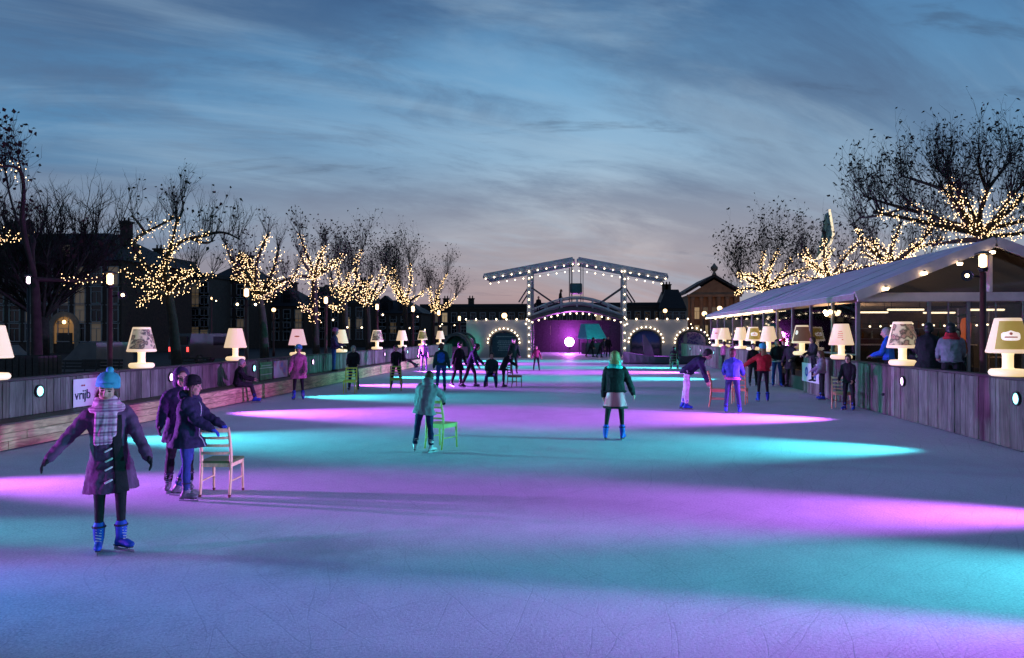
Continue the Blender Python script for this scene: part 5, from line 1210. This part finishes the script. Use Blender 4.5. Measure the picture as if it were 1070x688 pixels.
# back fence, stage light and booth behind the bridge
yb = 81.6; a, b = AY(540, 374, yb).x, AY(668, 374, yb).x
fm = mat('mesh_fence', (.035, .028, .04), .8, .3, 6, .2, 20)
t = empty('fence', ((a + b) / 2, yb, 0), 0, 'tall dark boarded fence behind the bridge, with a purple glow round the floodlight', 'fence')
mb = MB(); x = a - (a + b) / 2
while x < (b - a) / 2: mb.box((x + .45, 0, 1.75), (.88, .05, 3.4)); x += .9
mb.build('boarding', fm, t)
x = a - (a + b) / 2
while x < (b - a) / 2: mb = MB(); mb.box((x, .08, 1.75), (.09, .09, 3.5)); mb.build('post', BSD, t); x += 2.7
pf = AY(595, 357.5, 80)
t = empty('floodlight', (pf.x, pf.y, 0), 0, 'bright magenta floodlight on a stand under the middle of the bridge', 'floodlight')
MAG = emis('magenta_lens', (1.0, .42, 1.0), 40, False)
M = Matrix.Rotation(pi / 2, 3, 'X')
mb = MB(); mb.lathe([(.30, -.25), (.52, .0), (.54, .06), (.50, .06), (.47, .0)], (0, 0, pf.z), 24, 0, M); mb.build('housing', fr, t)
mb = MB(); mb.lathe([(.01, .055), (.3, .05), (.47, .02)], (0, 0, pf.z), 24, 0, M); mb.build('lens', MAG, t, True)
mb = MB(); mb.tube([(0, .1, pf.z - .45), (0, .1, 0)], .04, 8)
for k in range(3): mb.tube([(0, .1, .5), (.5 * cos(k * 2.1), .1 + .5 * sin(k * 2.1), 0)], .025, 6)
mb.build('stand', fr, t)
def spot(loc, to, e, col, size, blend=1.0, r=.1):
    d = bpy.data.lights.new('spot', 'SPOT'); d.energy = e; d.color = col; d.spot_size = radians(size); d.spot_blend = blend; d.shadow_soft_size = r
    o = bpy.data.objects.new('spot', d); COL.objects.link(o); o.location = loc; o.rotation_euler = (V(to) - V(loc)).to_track_quat('-Z', 'Z').to_euler(); return o
d = bpy.data.lights.new('point', 'POINT'); d.energy = 800; d.color = (.80, .10, 1.0); d.shadow_soft_size = .3  # unseen point behind the housing, added for a halo on the fence
o = bpy.data.objects.new('point', d); COL.objects.link(o); o.location = (pf.x, pf.y + .35, pf.z + .75)
spot((pf.x, pf.y - .6, pf.z), (pf.x, 70, 0), 2600, (.80, .16, 1.0), 75, 1.0, .3)
pb = AY(622, 350, 76)
t = empty('booth', (pb.x, pb.y, 0), .5, 'small teal lit booth with a sloping canvas roof beyond the bridge', 'booth')
tm = mat('canvas_teal', (.10, .45, .45), .7, .15, 3)
mb = MB(); mb.bbox((0, .7, .55), (1.9, .9, 1.1), .03); mb.build('counter', BSD, t)
mb = MB(); mb.loft([[V((-1.0, -.2, 1.5)), V((1.0, -.2, 1.5)), V((1.0, 1.6, 1.5)), V((-1.0, 1.6, 1.5))], [V((-1.1, -.3, 1.6)), V((1.1, -.3, 1.6)), V((1.1, 1.6, 1.6)), V((-1.1, 1.6, 1.6))], [V((-.8, .7, 3.0)), V((.8, .7, 3.0)), V((.8, 1.5, 3.0)), V((-.8, 1.5, 3.0))]]); mb.build('roof', tm, t)
for sx in (-.95, .95):
    for yy in (-.15, 1.5): mb = MB(); mb.box((sx, yy, .78), (.08, .08, 1.55)); mb.build('post', BSD, t)
spot((pb.x + .5, pb.y - 4, .4), (pb.x, pb.y, 2.3), 420, (.05, .85, .9), 60)
spot((B(501, 374).x, YB - 1.9, .35), (B(488, 374).x, YB - .2, 1.2), 110, (.02, .85, .50), 95)
spot((B(722, 374).x, YB - 4.5, .3), (B(716, 374).x, YB, 1.2), 700, (.75, .1, 1.0), 80)
# onlookers on the bridge
for px, H_, fc, lb in ((584.5, 1.72, 95, 'person in dark clothes crossing the top of the drawbridge'), (561.5, 1.6, 180, 'person in dark clothes standing behind the left post of the drawbridge')):
    q = B(px, 344, 1.7); k = (px - 550) / 105; z = B(px, 336 - 11 * sin(pi * k) ** 1.1).z + .345
    person((q.x, q.y, z), H_, fc, lb, BLK, BLK, 'shoe', (ST, ST), ((12, 8, 30, 8), (12, 8, 30, 8)), 6, 0, (12, 0, 0), hair=HBL if fc == 95 else HBK, vox=.02, group='people on the bridge')
# ------------------------------------------------------------------ pavilion on the terrace
PY0, PY1, PX0, PXR = 26.9, 57.5, 9.2, 13.35
ZF = .49; ZE = 3.42; ZR = 5.10
t = empty('pavilion', (PX0, PY0, ZF), 0, 'long glazed pavilion with pale gable and blue grey canvas roof on the right terrace', 'pavilion'); O1 = V(t.location)
CAN = mat('roof_canvas', (.50, .50, .56), .75, .12, 1.2, .2, 6); GPA = mat('gable_paint', (.72, .62, .58), .6, .1, 3, .1, 20); PST = mat('pavilion_post', (.26, .23, .22), .6, .15, 4)
def gl():
    m = bpy.data.materials.new('window_glass'); m.use_nodes = True; n, l = m.node_tree.nodes, m.node_tree.links; n.clear()
    o = n.new('ShaderNodeOutputMaterial'); tr = n.new('ShaderNodeBsdfTransparent'); gs = n.new('ShaderNodeBsdfGlossy'); mx = n.new('ShaderNodeMixShader'); fr_ = n.new('ShaderNodeFresnel')
    tr.inputs[0].default_value = (.72, .74, .76, 1); gs.inputs['Roughness'].default_value = .03; fr_.inputs[0].default_value = 1.5
    l.new(fr_.outputs[0], mx.inputs[0]); l.new(tr.outputs[0], mx.inputs[1]); l.new(gs.outputs[0], mx.inputs[2]); l.new(mx.outputs[0], o.inputs[0]); return m
GLS = gl()
XE0, XE1 = PX0 - .25, 2 * PXR - PX0 + .25
def lz(x): return ZE + (ZR - ZE) * (1 - abs(x - PXR) / (PXR - PX0))
mb = MB()
for xe in (XE0, XE1):
    rg = []
    for k in range(25):
        y = PY0 - .55 + (PY1 - PY0 + .55) * k / 24; sgm = .02 * sin(k * 2.1); rg.append([V((xe, y, lz(xe) - .0)), V(((xe + PXR) / 2, y, lz((xe + PXR) / 2) + sgm)), V((PXR, y, ZR)), V((PXR, y, ZR + .10)), V(((xe + PXR) / 2, y, lz((xe + PXR) / 2) + .1 + sgm)), V((xe, y, lz(xe) + .10))])
    mb.loft([[p - O1 for p in r] for r in rg])
rf = mb.build('roof', CAN, t)
for xe in (XE0, XE1):
    mb = MB(); mb.loft([[V((xe, y, lz(xe) - .05)) - O1, V((PXR, y, ZR - .05)) - O1, V((PXR, y, ZR - .03)) - O1, V((xe, y, lz(xe) - .03)) - O1] for y in (PY0 + .1, PY1)]); mb.build('inner_sheet', mat('underside_shade', (.035, .03, .03), .8), rf)  # dark sheet added under the roof to stand for its shade
for k in range(1, 11):
    y = PY0 + k * 2.9; mb = MB()
    for xe in (XE0, XE1): mb.tube([V((xe, y, lz(xe) + .100)) - O1, V(((xe + PXR) / 2, y, lz((xe + PXR) / 2) + .106)) - O1, V((PXR, y, ZR + .100)) - O1], .012, 5)
    mb.build('seam', mat('roof_seam', (.44, .44, .5), .8), rf)
def beam(a, b, w, h, m, name, par=t):
    a, b = V(a) - O1, V(b) - O1; d = (b - a).normalized(); ref = V((0, 0, 1)) if abs(d.z) < .9 else V((0, 1, 0)); s = d.cross(ref).normalized(); u = s.cross(d); M = Matrix((s, u, d)).transposed()
    mb = MB(); mb.bbox((a + b) / 2, (w, h, (b - a).length), .012, 0, M); return mb.build(name, m, par)
for xe in (XE0, XE1): beam((xe, PY0 - .58, lz(xe) - .02), (PXR, PY0 - .58, ZR - .02), .07, .34, GPA, 'bargeboard')
beam((XE0 + .2, PY0 - .1, 3.30), (XE1 - .2, PY0 - .1, 3.30), .10, .30, GPA, 'tie_beam')
beam((PXR, PY0 - .1, 3.45), (PXR, PY0 - .1, ZR - .12), .10, .34, GPA, 'king_post')
beam((XE0, PY0 - .5, ZE - .12), (XE0, PY1, ZE - .12), .08, .20, PST, 'eaves_beam'); beam((XE1, PY0 - .5, ZE - .12), (XE1, PY1, ZE - .12), .08, .2, PST, 'eaves_beam')
mx = [PX0, PX0 + 2.3, PX0 + 3.55, PX0 + 5.3, PX0 + 7.0, 2 * PXR - PX0]
for x in mx: beam((x, PY0, ZF), (x, PY0, 3.16), .13 if x in (PX0, mx[-1]) else .10, .13, PST, 'post')
for x in [(mx[i] + mx[i + 1]) / 2 for i in (1, 2, 3)]: beam((x, PY0, ZF), (x, PY0, 3.16), .05, .06, PST, 'mullion')
k = 0; ys = []
y = PY0 + 2.6
while y < PY1: ys.append(y); beam((PX0, y, ZF), (PX0, y, 3.24), .12, .12, PST, 'post'); beam((2 * PXR - PX0, y, ZF), (2 * PXR - PX0, y, 3.24), .12, .12, PST, 'post'); y += 2.75
beam((PX0, PY0, 1.35), (PX0, PY1, 1.35), .06, .06, PST, 'side_rail')
mb = MB(); mb.box((PXR - PX0, 0, 1.33), (2 * (PXR - PX0) - .1, .015, 2.62)); mb.build('front_glazing', GLS, t)
mb = MB(); mb.add([V((.35, 0, 2.98)), V((PXR - PX0 - .2, 0, 2.98)), V((PXR - PX0 - .2, 0, lz(PXR - .2) - ZF - .1))], [(0, 1, 2)]); mb.add([V((2 * (PXR - PX0) - .35, 0, 2.98)), V((PXR - PX0 + .2, 0, 2.98)), V((PXR - PX0 + .2, 0, lz(PXR - .2) - ZF - .1))], [(0, 2, 1)]); mb.build('gable_glazing', GLS, t)
mb = MB(); mb.box((0, (PY1 - PY0) / 2, 1.33), (.015, PY1 - PY0 - .1, 2.62)); mb.build('side_glazing', GLS, t)
mb = MB(); mb.box((2 * (PXR - PX0), (PY1 - PY0) / 2, 1.4), (.06, PY1 - PY0 - .1, 2.75)); mb.box((PXR - PX0, PY1 - PY0, 1.4), (2 * (PXR - PX0), .06, 2.75)); mb.build('rear_wall', DW, t)
mb = MB()
for q in range(9): mb.box((PXR - PX0, 2 + q * 4, 2.95), (2 * (PXR - PX0) - .2, .12, .2))
mb.build('truss', PST, t)
LMP = emis('spot_warm', (1, .72, .40), 14, True); TUBE = emis('tube_warm', (1, .72, .42), 3.0, True)
for px, py in ((926, 300), (966, 284), (1003, 274), (1037, 262)):
    p = AY(px, py + 1.5, PY0 - .68); mb = MB(); mb.lathe([(.05, .03), (.085, .02), (.075, -.05), (.0, -.065)], p - O1, 12); mb.build('downlight', LMP, t, True)
    mb = MB(); mb.lathe([(.05, 0), (.05, .06)], p - O1 + V((0, 0, .03)), 8); mb.build('lamp_holder', fr, t)
for q, (x, y) in enumerate(((PXR - 1.6, 29.4), (PXR + 1.4, 29.8), (PXR - 1.5, 33), (PXR + 1.6, 34), (PXR - 1.5, 40), (PXR, 47), (PXR, 54))):
    s_ = empty('strip_light', (x, y, 2.95), 0, f'warm strip light hanging inside the pavilion, {NTH[q]} from the gable', 'lamp', 'strip lights in the pavilion'); 
    mb = MB(); mb.bbox((0, 0, 0), (1.3, .10, .07), .02); mb.build('tube', TUBE, s_); mb = MB(); mb.bbox((0, 0, .06), (1.36, .14, .045), .01); mb.tube([(-.5, 0, .06), (-.5, 0, .40)], .01, 5); mb.tube([(.5, 0, .06), (.5, 0, .40)], .01, 5); mb.build('fitting', fr, s_)
# bar inside
s_ = empty('bar_counter', (PXR - .6, 32.5, ZF), 0, 'bar with lit shelf inside the pavilion, seen through the gable windows', 'bar')
mb = MB(); mb.bbox((0, 0, .55), (5.4, .7, 1.1), .02); mb.build('counter', DW, s_); mb = MB(); mb.bbox((0, 0, 1.13), (5.6, .85, .05), .01); mb.build('worktop', GPA, s_)
mb = MB(); mb.box((0, 2.2, 1.25), (5.6, .1, 2.5)); mb.build('back_panel', mat('bar_back', (.16, .10, .07), .6, .3, 3), s_)
for z in (1.35, 1.8): mb = MB(); mb.box((0, 2.0, z), (5.2, .28, .04)); mb.build('shelf', PST, s_)
rng = random.Random(2)
bcols = [mat('bottle_green', (.03, .12, .05), .1), mat('bottle_amber', (.25, .09, .02), .1), mat('bottle_clear', (.45, .45, .42), .1)]
for z in (1.37, 1.82):
    for k in range(13):
        x = -2.4 + k * .4 + rng.uniform(-.08, .08); mb = MB(); mb.lathe([(.04, 0), (.045, .02), (.045, .2), (.016, .26), (.016, .33)], n=10); o = mb.build('bottle', bcols[k % 3], None, True); o.location = s_.location + V((x, 2.0, z + .001)); tag(o, 'small bottle on the lit shelf behind the bar in the pavilion', 'bottle', 'bottles on the pavilion bar shelf')
festoon('string of bulbs inside the pavilion above the bar', [V((PX0 + .4, 31.4, 2.55)), V((PX0 + 3.6, 31.4, 2.55)), V((PX0 + 7.2, 31.4, 2.6))], .42, .75, 'bulb strings of the pavilion', .1, _bm2)
festoon('dense string of bulbs under the far eaves of the pavilion', [V((XE0 - .06, 37.5, ZE - .26)), V((XE0 - .06, PY1, ZE - .26))], .34, .85, 'bulb strings of the pavilion', 0, _bm2, 0)
for q, y in enumerate((29.6,)):
    s_ = empty('cluster_light', (PX0 - .12, y, 2.95), 0, 'cluster of three bright spotlights under the near eaves of the pavilion', 'lamp')
    mb = MB(); mb.tube([(0, 0, .28), (0, 0, 0)], .02, 6); mb.tube([(-.02, -.3, 0), (0, 0, 0), (0, .3, 0)], .02, 6); mb.build('bracket', fr, s_)
    for dx, dy, dz in ((-.04, -.3, -.08), (-.08, 0, -.15), (-.04, .3, -.06)): mb = MB(); mb.ell((dx, dy, dz), .075); mb.build('bulb', LMP, s_, True)
# tables inside, people as warm silhouettes near the glass are built with the crowd
for q, (x, y) in enumerate(((PX0 + 1.2, 33.5), (PX0 + 1.2, 38), (PX0 + 1.2, 43), (PX0 + 1.3, 28.6), (PX0 + 5.6, 28.9))):
    s_ = empty('cafe_table', (x, y, ZF), 0, f'small cafe table inside the pavilion, ' + ['second along the side windows', 'third along the side windows', 'farthest along the side windows', 'just behind the left gable window', 'right of the middle inside the gable'][q], 'table', 'cafe tables in the pavilion')
    mb = MB(); mb.lathe([(.0, .72), (.38, .72), (.39, .735), (.38, .75), (0, .75)], n=20); mb.build('table_top', GPA, s_); mb = MB(); mb.lathe([(.22, 0), (.22, .02), (.04, .05), (.035, .72)], n=12); mb.build('table_leg', fr, s_)
def pt(loc, e, col, r=.2):
    d = bpy.data.lights.new('point', 'POINT'); d.energy = e; d.color = col; d.shadow_soft_size = r
    o = bpy.data.objects.new('point', d); COL.objects.link(o); o.location = loc
pt((PXR + 1, 30, 2.4), 60, (1, .6, .3)); pt((PXR - 1.5, 36, 2.7), 420, (1, .6, .3)); pt((PXR - 1.5, 48, 2.7), 420, (1, .6, .3)); pt((PX0 + 5.0, 27.9, 1.9), 10, (1, .28, .06))
# patio heater glow
s_ = empty('patio_heater', (AY(1009, 344, 28.2).x, 28.2, ZF), 0, 'glowing orange patio heater inside the gable window', 'heater')
mb = MB(); mb.lathe([(.22, 0), (.22, .45), (.05, .5), (.05, 1.15)], n=14); mb.build('stand', fr, s_); mb = MB(); mb.lathe([(.05, 1.15), (.14, 1.2), (.17, 1.9), (.12, 2.1), (.03, 2.14)], n=14)
mb.build('heater_grille', emis('heater_glow', (1, .16, .04), .55, True, (.5, .1, .05)), s_, True); mb = MB(); mb.lathe([(.0, 2.3), (.3, 2.2), (.32, 2.17), (0, 2.26)], n=16); mb.build('hood', PST, s_)
# sail lit along its edge
ps = AY(860, 300, 60.5); s_ = empty('sail', (ps.x, ps.y, 0), 0, 'pale teal sail edged with a lit tube, rising above the pavilion roof', 'sail')
def SP(px, py): return V((AY(px, py, 60.5).x - ps.x, 0, AY(px, py, 60.5).z))
edge = [SP(*q) for q in ((867, 221), (869, 232), (871, 245), (868, 254), (861, 262), (853, 272))]; left = [SP(*q) for q in ((862.5, 224), (861, 232), (859, 245), (857, 254), (855, 262), (852.5, 272))]
mb = MB(); vs_ = []
for a, b in zip(edge, left):
    for k in range(5): p = a.lerp(b, k / 4); vs_.append(V((p.x, .35 * sin(pi * k / 4), p.z)))
mb.add(vs_, [(i * 5 + j, i * 5 + j + 1, i * 5 + j + 6, i * 5 + j + 5) for i in range(5) for j in range(4)]); o = mb.build('canvas', mat('sail_cloth', (.14, .30, .36), .7, .2, 1), s_, True); sd_ = o.modifiers.new('s', 'SOLIDIFY'); sd_.thickness = .03
mb = MB(); mb.tube([SP(867, 219)] + edge, .09, 8); mb.build('light_tube', emis('tube_cream', (1, .78, .45), 1.1, True), s_, True)
mb = MB(); mb.tube([SP(872.5, 260), SP(862, 272), SP(851, 287)], .08, 8); mb.build('boom', emis('tube_cream', (1, .78, .45), 1.1), s_, True)
mb = MB(); mb.tube([SP(853, 272), SP(853, 300), V((SP(853, 300).x, 0, 0))], .12, 8); mb.build('mast', BST, s_, True)
# ------------------------------------------------------------------ street lamps
RPOLE = mat('pole_red', (.075, .022, .02), .5, .2, 6); LAN = emis('lantern', (1, .60, .25), 4.5, True); FLD = emis('flood_lens', (1, .72, .38), 12, True); FLP = emis('flood_pink', (1, .62, .92), 12, True)
def street_lamp(px, py, Yd, label, sides=(), pink=False, pole=RPOLE, sc=1.0, globe=False, z0=0):
    p = AY(px, py, Yd); t = empty('street_lamp', (p.x, p.y, z0), view_rot(p.x, p.y), label, 'street lamp', 'street lamps round the rink'); h = p.z - z0
    mb = MB(); mb.lathe([(.13 * sc, 0), (.13 * sc, .5), (.085 * sc, .6), (.075 * sc, h - .3)], n=12); mb.build('pole', pole, t, True)
    if globe: mb = MB(); mb.ell((0, 0, h), .20 * sc); mb.build('lantern', LAN, t, True)
    else:
        mb = MB(); mb.bbox((0, 0, h), (.19 * sc, .19 * sc, .36 * sc), .04); mb.build('lantern', LAN if not pink else FLP, t)
        mb = MB(); mb.lathe([(.2 * sc, 0), (.2 * sc, .03), (.05, .08), (.0, .09)], (0, 0, h + .18 * sc), 12); mb.build('cap', fr, t); mb = MB(); mb.lathe([(.1 * sc, -.1), (.13 * sc, 0)], (0, 0, h - .18 * sc), 12); mb.build('collar', fr, t)
    for sx, dz in sides:
        a = empty('tmp', (0, 0, 0)); bpy.data.objects.remove(a)
        mb = MB(); mb.tube([(0, 0, h - .55 + dz), (sx * .32, -.05, h - .5 + dz)], .025, 6); br = mb.build('arm', fr, t)
        M = Matrix.Rotation(pi / 2, 3, 'X'); mb = MB(); mb.lathe([(.06, -.16), (.14, 0), (.15, .04), (.13, .03)], (sx * .36, -.08, h - .5 + dz), 14, 0, M); mb.build('housing', fr, br)
        mb = MB(); mb.lathe([(.01, .035), (.13, .02)], (sx * .36, -.08, h - .5 + dz), 14, 0, M); mb.build('lens', FLP if pink else FLD, br)
street_lamp(115, 292, 23, 'red street lamp with box lantern in front of the mansion, nearest on the left', ((1, 0),))
street_lamp(257.5, 306, 31, 'street lamp with two floodlights above the seated skater', ((-1, 0), (1, 0)))
street_lamp(340.5, 314, 39.5, 'street lamp beside the person standing on the step')
street_lamp(394, 321, 48, 'street lamp with one floodlight above the small dark printed lamp', ((1, 0),))
street_lamp(431.5, 323, 58, 'street lamp above the olive printed lamp', ((1, -.1),), sc=1.2)
street_lamp(458.5, 327, 68, 'street lamp nearest the left gate house', (), sc=1.25)
street_lamp(480, 333, 80, 'small far street lamp just left of the left gate house', (), sc=1.3)
street_lamp(30, 293, 29, 'thin lamp post with a pinkish light at the left picture edge', (), True, fr, .8)
street_lamp(1027, 273, 21.5, 'red street lamp with box lantern in front of the pavilion gable', ((-1, .12),), z0=.49)
street_lamp(736, 328, 96, 'far globe lamp left of the pavilion, the lower of the two', (), sc=1.5, globe=True)
street_lamp(752, 322.5, 96, 'far globe lamp left of the pavilion, the upper of the two', (), sc=1.5, globe=True)
street_lamp(695, 325, 92, 'far globe lamp above the right gate house', (), sc=1.2, globe=True)
street_lamp(527, 330, 90, 'far globe lamp above the left gate house', (), sc=1.6, globe=True)
street_lamp(286, 324, 66, 'distant bluish white street lamp on the dark square left of the lit trunk', (), sc=.9, globe=True)
street_lamp(221, 312, 60, 'distant street lamp with single floodlight beyond the square', ((1, .3),), sc=.6)
for i, (p0, p1, Yd, st, lb) in enumerate((((348, 333), (378, 341), 52, 1.3, 'sagging string of bulbs right of the person standing on the step'), ((428, 342), (460, 340), 74, 1.6, 'sagging string of bulbs over the far end of the left wall'), ((462, 338), (488, 335), 78, 1.2, 'short string of bulbs left of the left gate house'), ((672, 337), (722, 338), 88, 1.8, 'string of bulbs behind the right gate house'))):
    festoon(lb, [AY(*p0, Yd), AY(*p1, Yd)], st, 1.2, 'bulb strings on the square', .25, _bm2)
# ------------------------------------------------------------------ things on the dark square at the left
def rampy(px, Yd, w, h, lb, flip=1):
    p = AY(px, 344, Yd); t = empty('skate_ramp', (p.x, p.y, 0), 0, lb, 'ramp'); mb = MB(); N = 10
    pr = [(flip * (-w / 2 + w * .75 * k / N), h * (k / N) ** 2) for k in range(N + 1)] + [(flip * w / 2, h), (flip * w / 2, 0)]
    mb.loft([[V((x, -1.6, z)) for x, z in pr], [V((x, 1.6, z)) for x, z in pr]]); mb.build('ramp_body', mat('ramp_concrete', (.16, .155, .15), .8, .15, 2), t)
    mb = MB(); mb.tube([(flip * w * .25, -1.6, h + .01), (flip * w * .25, 1.6, h + .01)], .04, 8); mb.build('coping', fr, t)
rampy(87, 38, 3.6, 1.6, 'pale skate ramp below the arched lit doorway', 1); rampy(14, 36, 4.0, 1.5, 'pale skate ramp at the left picture edge', -1)
p = AY(40, 344, 23.2); t = empty('tree_tub', (p.x, 22.6, 0), 0, 'dark square tub in front of the nearest left tree', 'tub')
mb = MB()
for k in range(8): mb.bbox((-.77 + k * .22, -.5, .70), (.2, .06, 1.36), .01); mb.bbox((-.77 + k * .22, .5, .70), (.2, .06, 1.36), .01)
for k in range(5): mb.bbox((-.85, -.4 + k * .2, .70), (.06, .18, 1.36), .01); mb.bbox((.85, -.4 + k * .2, .70), (.06, .18, 1.36), .01)
mb.build('boarding', DW, t); mb = MB(); mb.box((0, 0, 1.25), (1.6, .9, .1)); mb.build('soil', mat('soil', (.02, .015, .01), .95, .3), t)
for i, (px, Yd, lb) in enumerate(((80, 30, 'dark park bench behind the white banner'), (104, 31, 'dark park bench left of the nearest lamp post'), (200, 34, 'dark park bench behind the two skaters with the wooden chair'))):
    p = AY(px, 344, Yd); t = empty('park_bench', (p.x, p.y, 0), .2 * i, lb, 'bench')
    mb = MB(); [mb.bbox((0, -.18 + k * .12, .45), (1.7, .1, .04), .01) for k in range(4)]; mb.build('seat', DW, t); mb = MB(); [mb.bbox((0, .26 + k * .03, .62 + k * .14), (1.7, .04, .1), .01) for k in range(3)]; mb.build('backrest', DW, t)
    for sx in (-.7, .7): mb = MB(); mb.tube([(sx, -.2, 0), (sx, -.18, .43)], .03, 6); mb.tube([(sx, .22, 0), (sx, .22, .45), (sx, .33, .95)], .03, 6); mb.build('leg', fr, t)
def van(px, Yd, rz, lb):
    p = AY(px, 344, Yd); t = empty('van', (p.x, p.y, 0), rz, lb, 'van'); m = mat('van_paint', (.05, .05, .055), .35, .1)
    mb = MB(); pr = [(-2.3, .35), (2.35, .35), (2.4, .9), (2.1, 1.15), (1.5, 1.95), (1.1, 2.05), (-2.2, 2.05), (-2.35, 1.2)]
    rg = [[V((x, y * s, z)) for x, z in pr] for y, s in ((-.9, 1), (.9, 1))]; mb.loft(rg); mb.build('body', m, t)
    for sy in (-1, 1):
        mb = MB(); mb.add([V((x, sy * .905, z)) for x, z in ((-.2, 1.25), (1.75, 1.25), (1.4, 1.85), (-.2, 1.85))], [(0, 1, 2, 3)]); mb.build('window', mat('van_glass', (.01, .01, .012), .6, .1, spec=.1), t)
    mb = MB(); mb.box((-2.33, 0, 1.6), (.06, 1.4, .55)); mb.build('rear_window', GLD, t)
    for x in (-1.45, 1.5):
        for sy in (-1, 1):
            M = Matrix.Rotation(pi / 2, 3, 'X'); mb = MB(); mb.lathe([(.2, -.1), (.33, -.1), (.34, -.06), (.34, .06), (.33, .1), (.2, .1)], (x, sy * .85, .34), 16, 0, M); w_ = mb.build('wheel', SOLE, t); mb = MB(); mb.lathe([(.02, -.11), (.19, -.1), (.19, .1), (.02, .11)], (x, sy * .85, .34), 12, 0, M); mb.build('rim', BLADE, w_)
    for sy in (-.75, .75): mb = MB(); mb.bbox((-2.36, sy, 1.02), (.06, .14, .3), .01); mb.build('tail_light', emis('tail_red', (1, .05, .03), 2.5 if sy < 0 else .5), t)
van(214, 50, radians(75), 'dark van with a red tail light parked behind the left wall')
# ------------------------------------------------------------------ apply the remeshes of the figures in one pass
bpy.context.view_layer.update()
dg = bpy.context.evaluated_depsgraph_get()
new = [(o, bpy.data.meshes.new_from_object(o.evaluated_get(dg))) for o, _ in PEND]
for o, me in new:
    old = o.data; o.modifiers.clear(); me.name = o.name; o.data = me; bpy.data.meshes.remove(old)
    me.polygons.foreach_set('use_smooth', [True] * len(me.polygons))
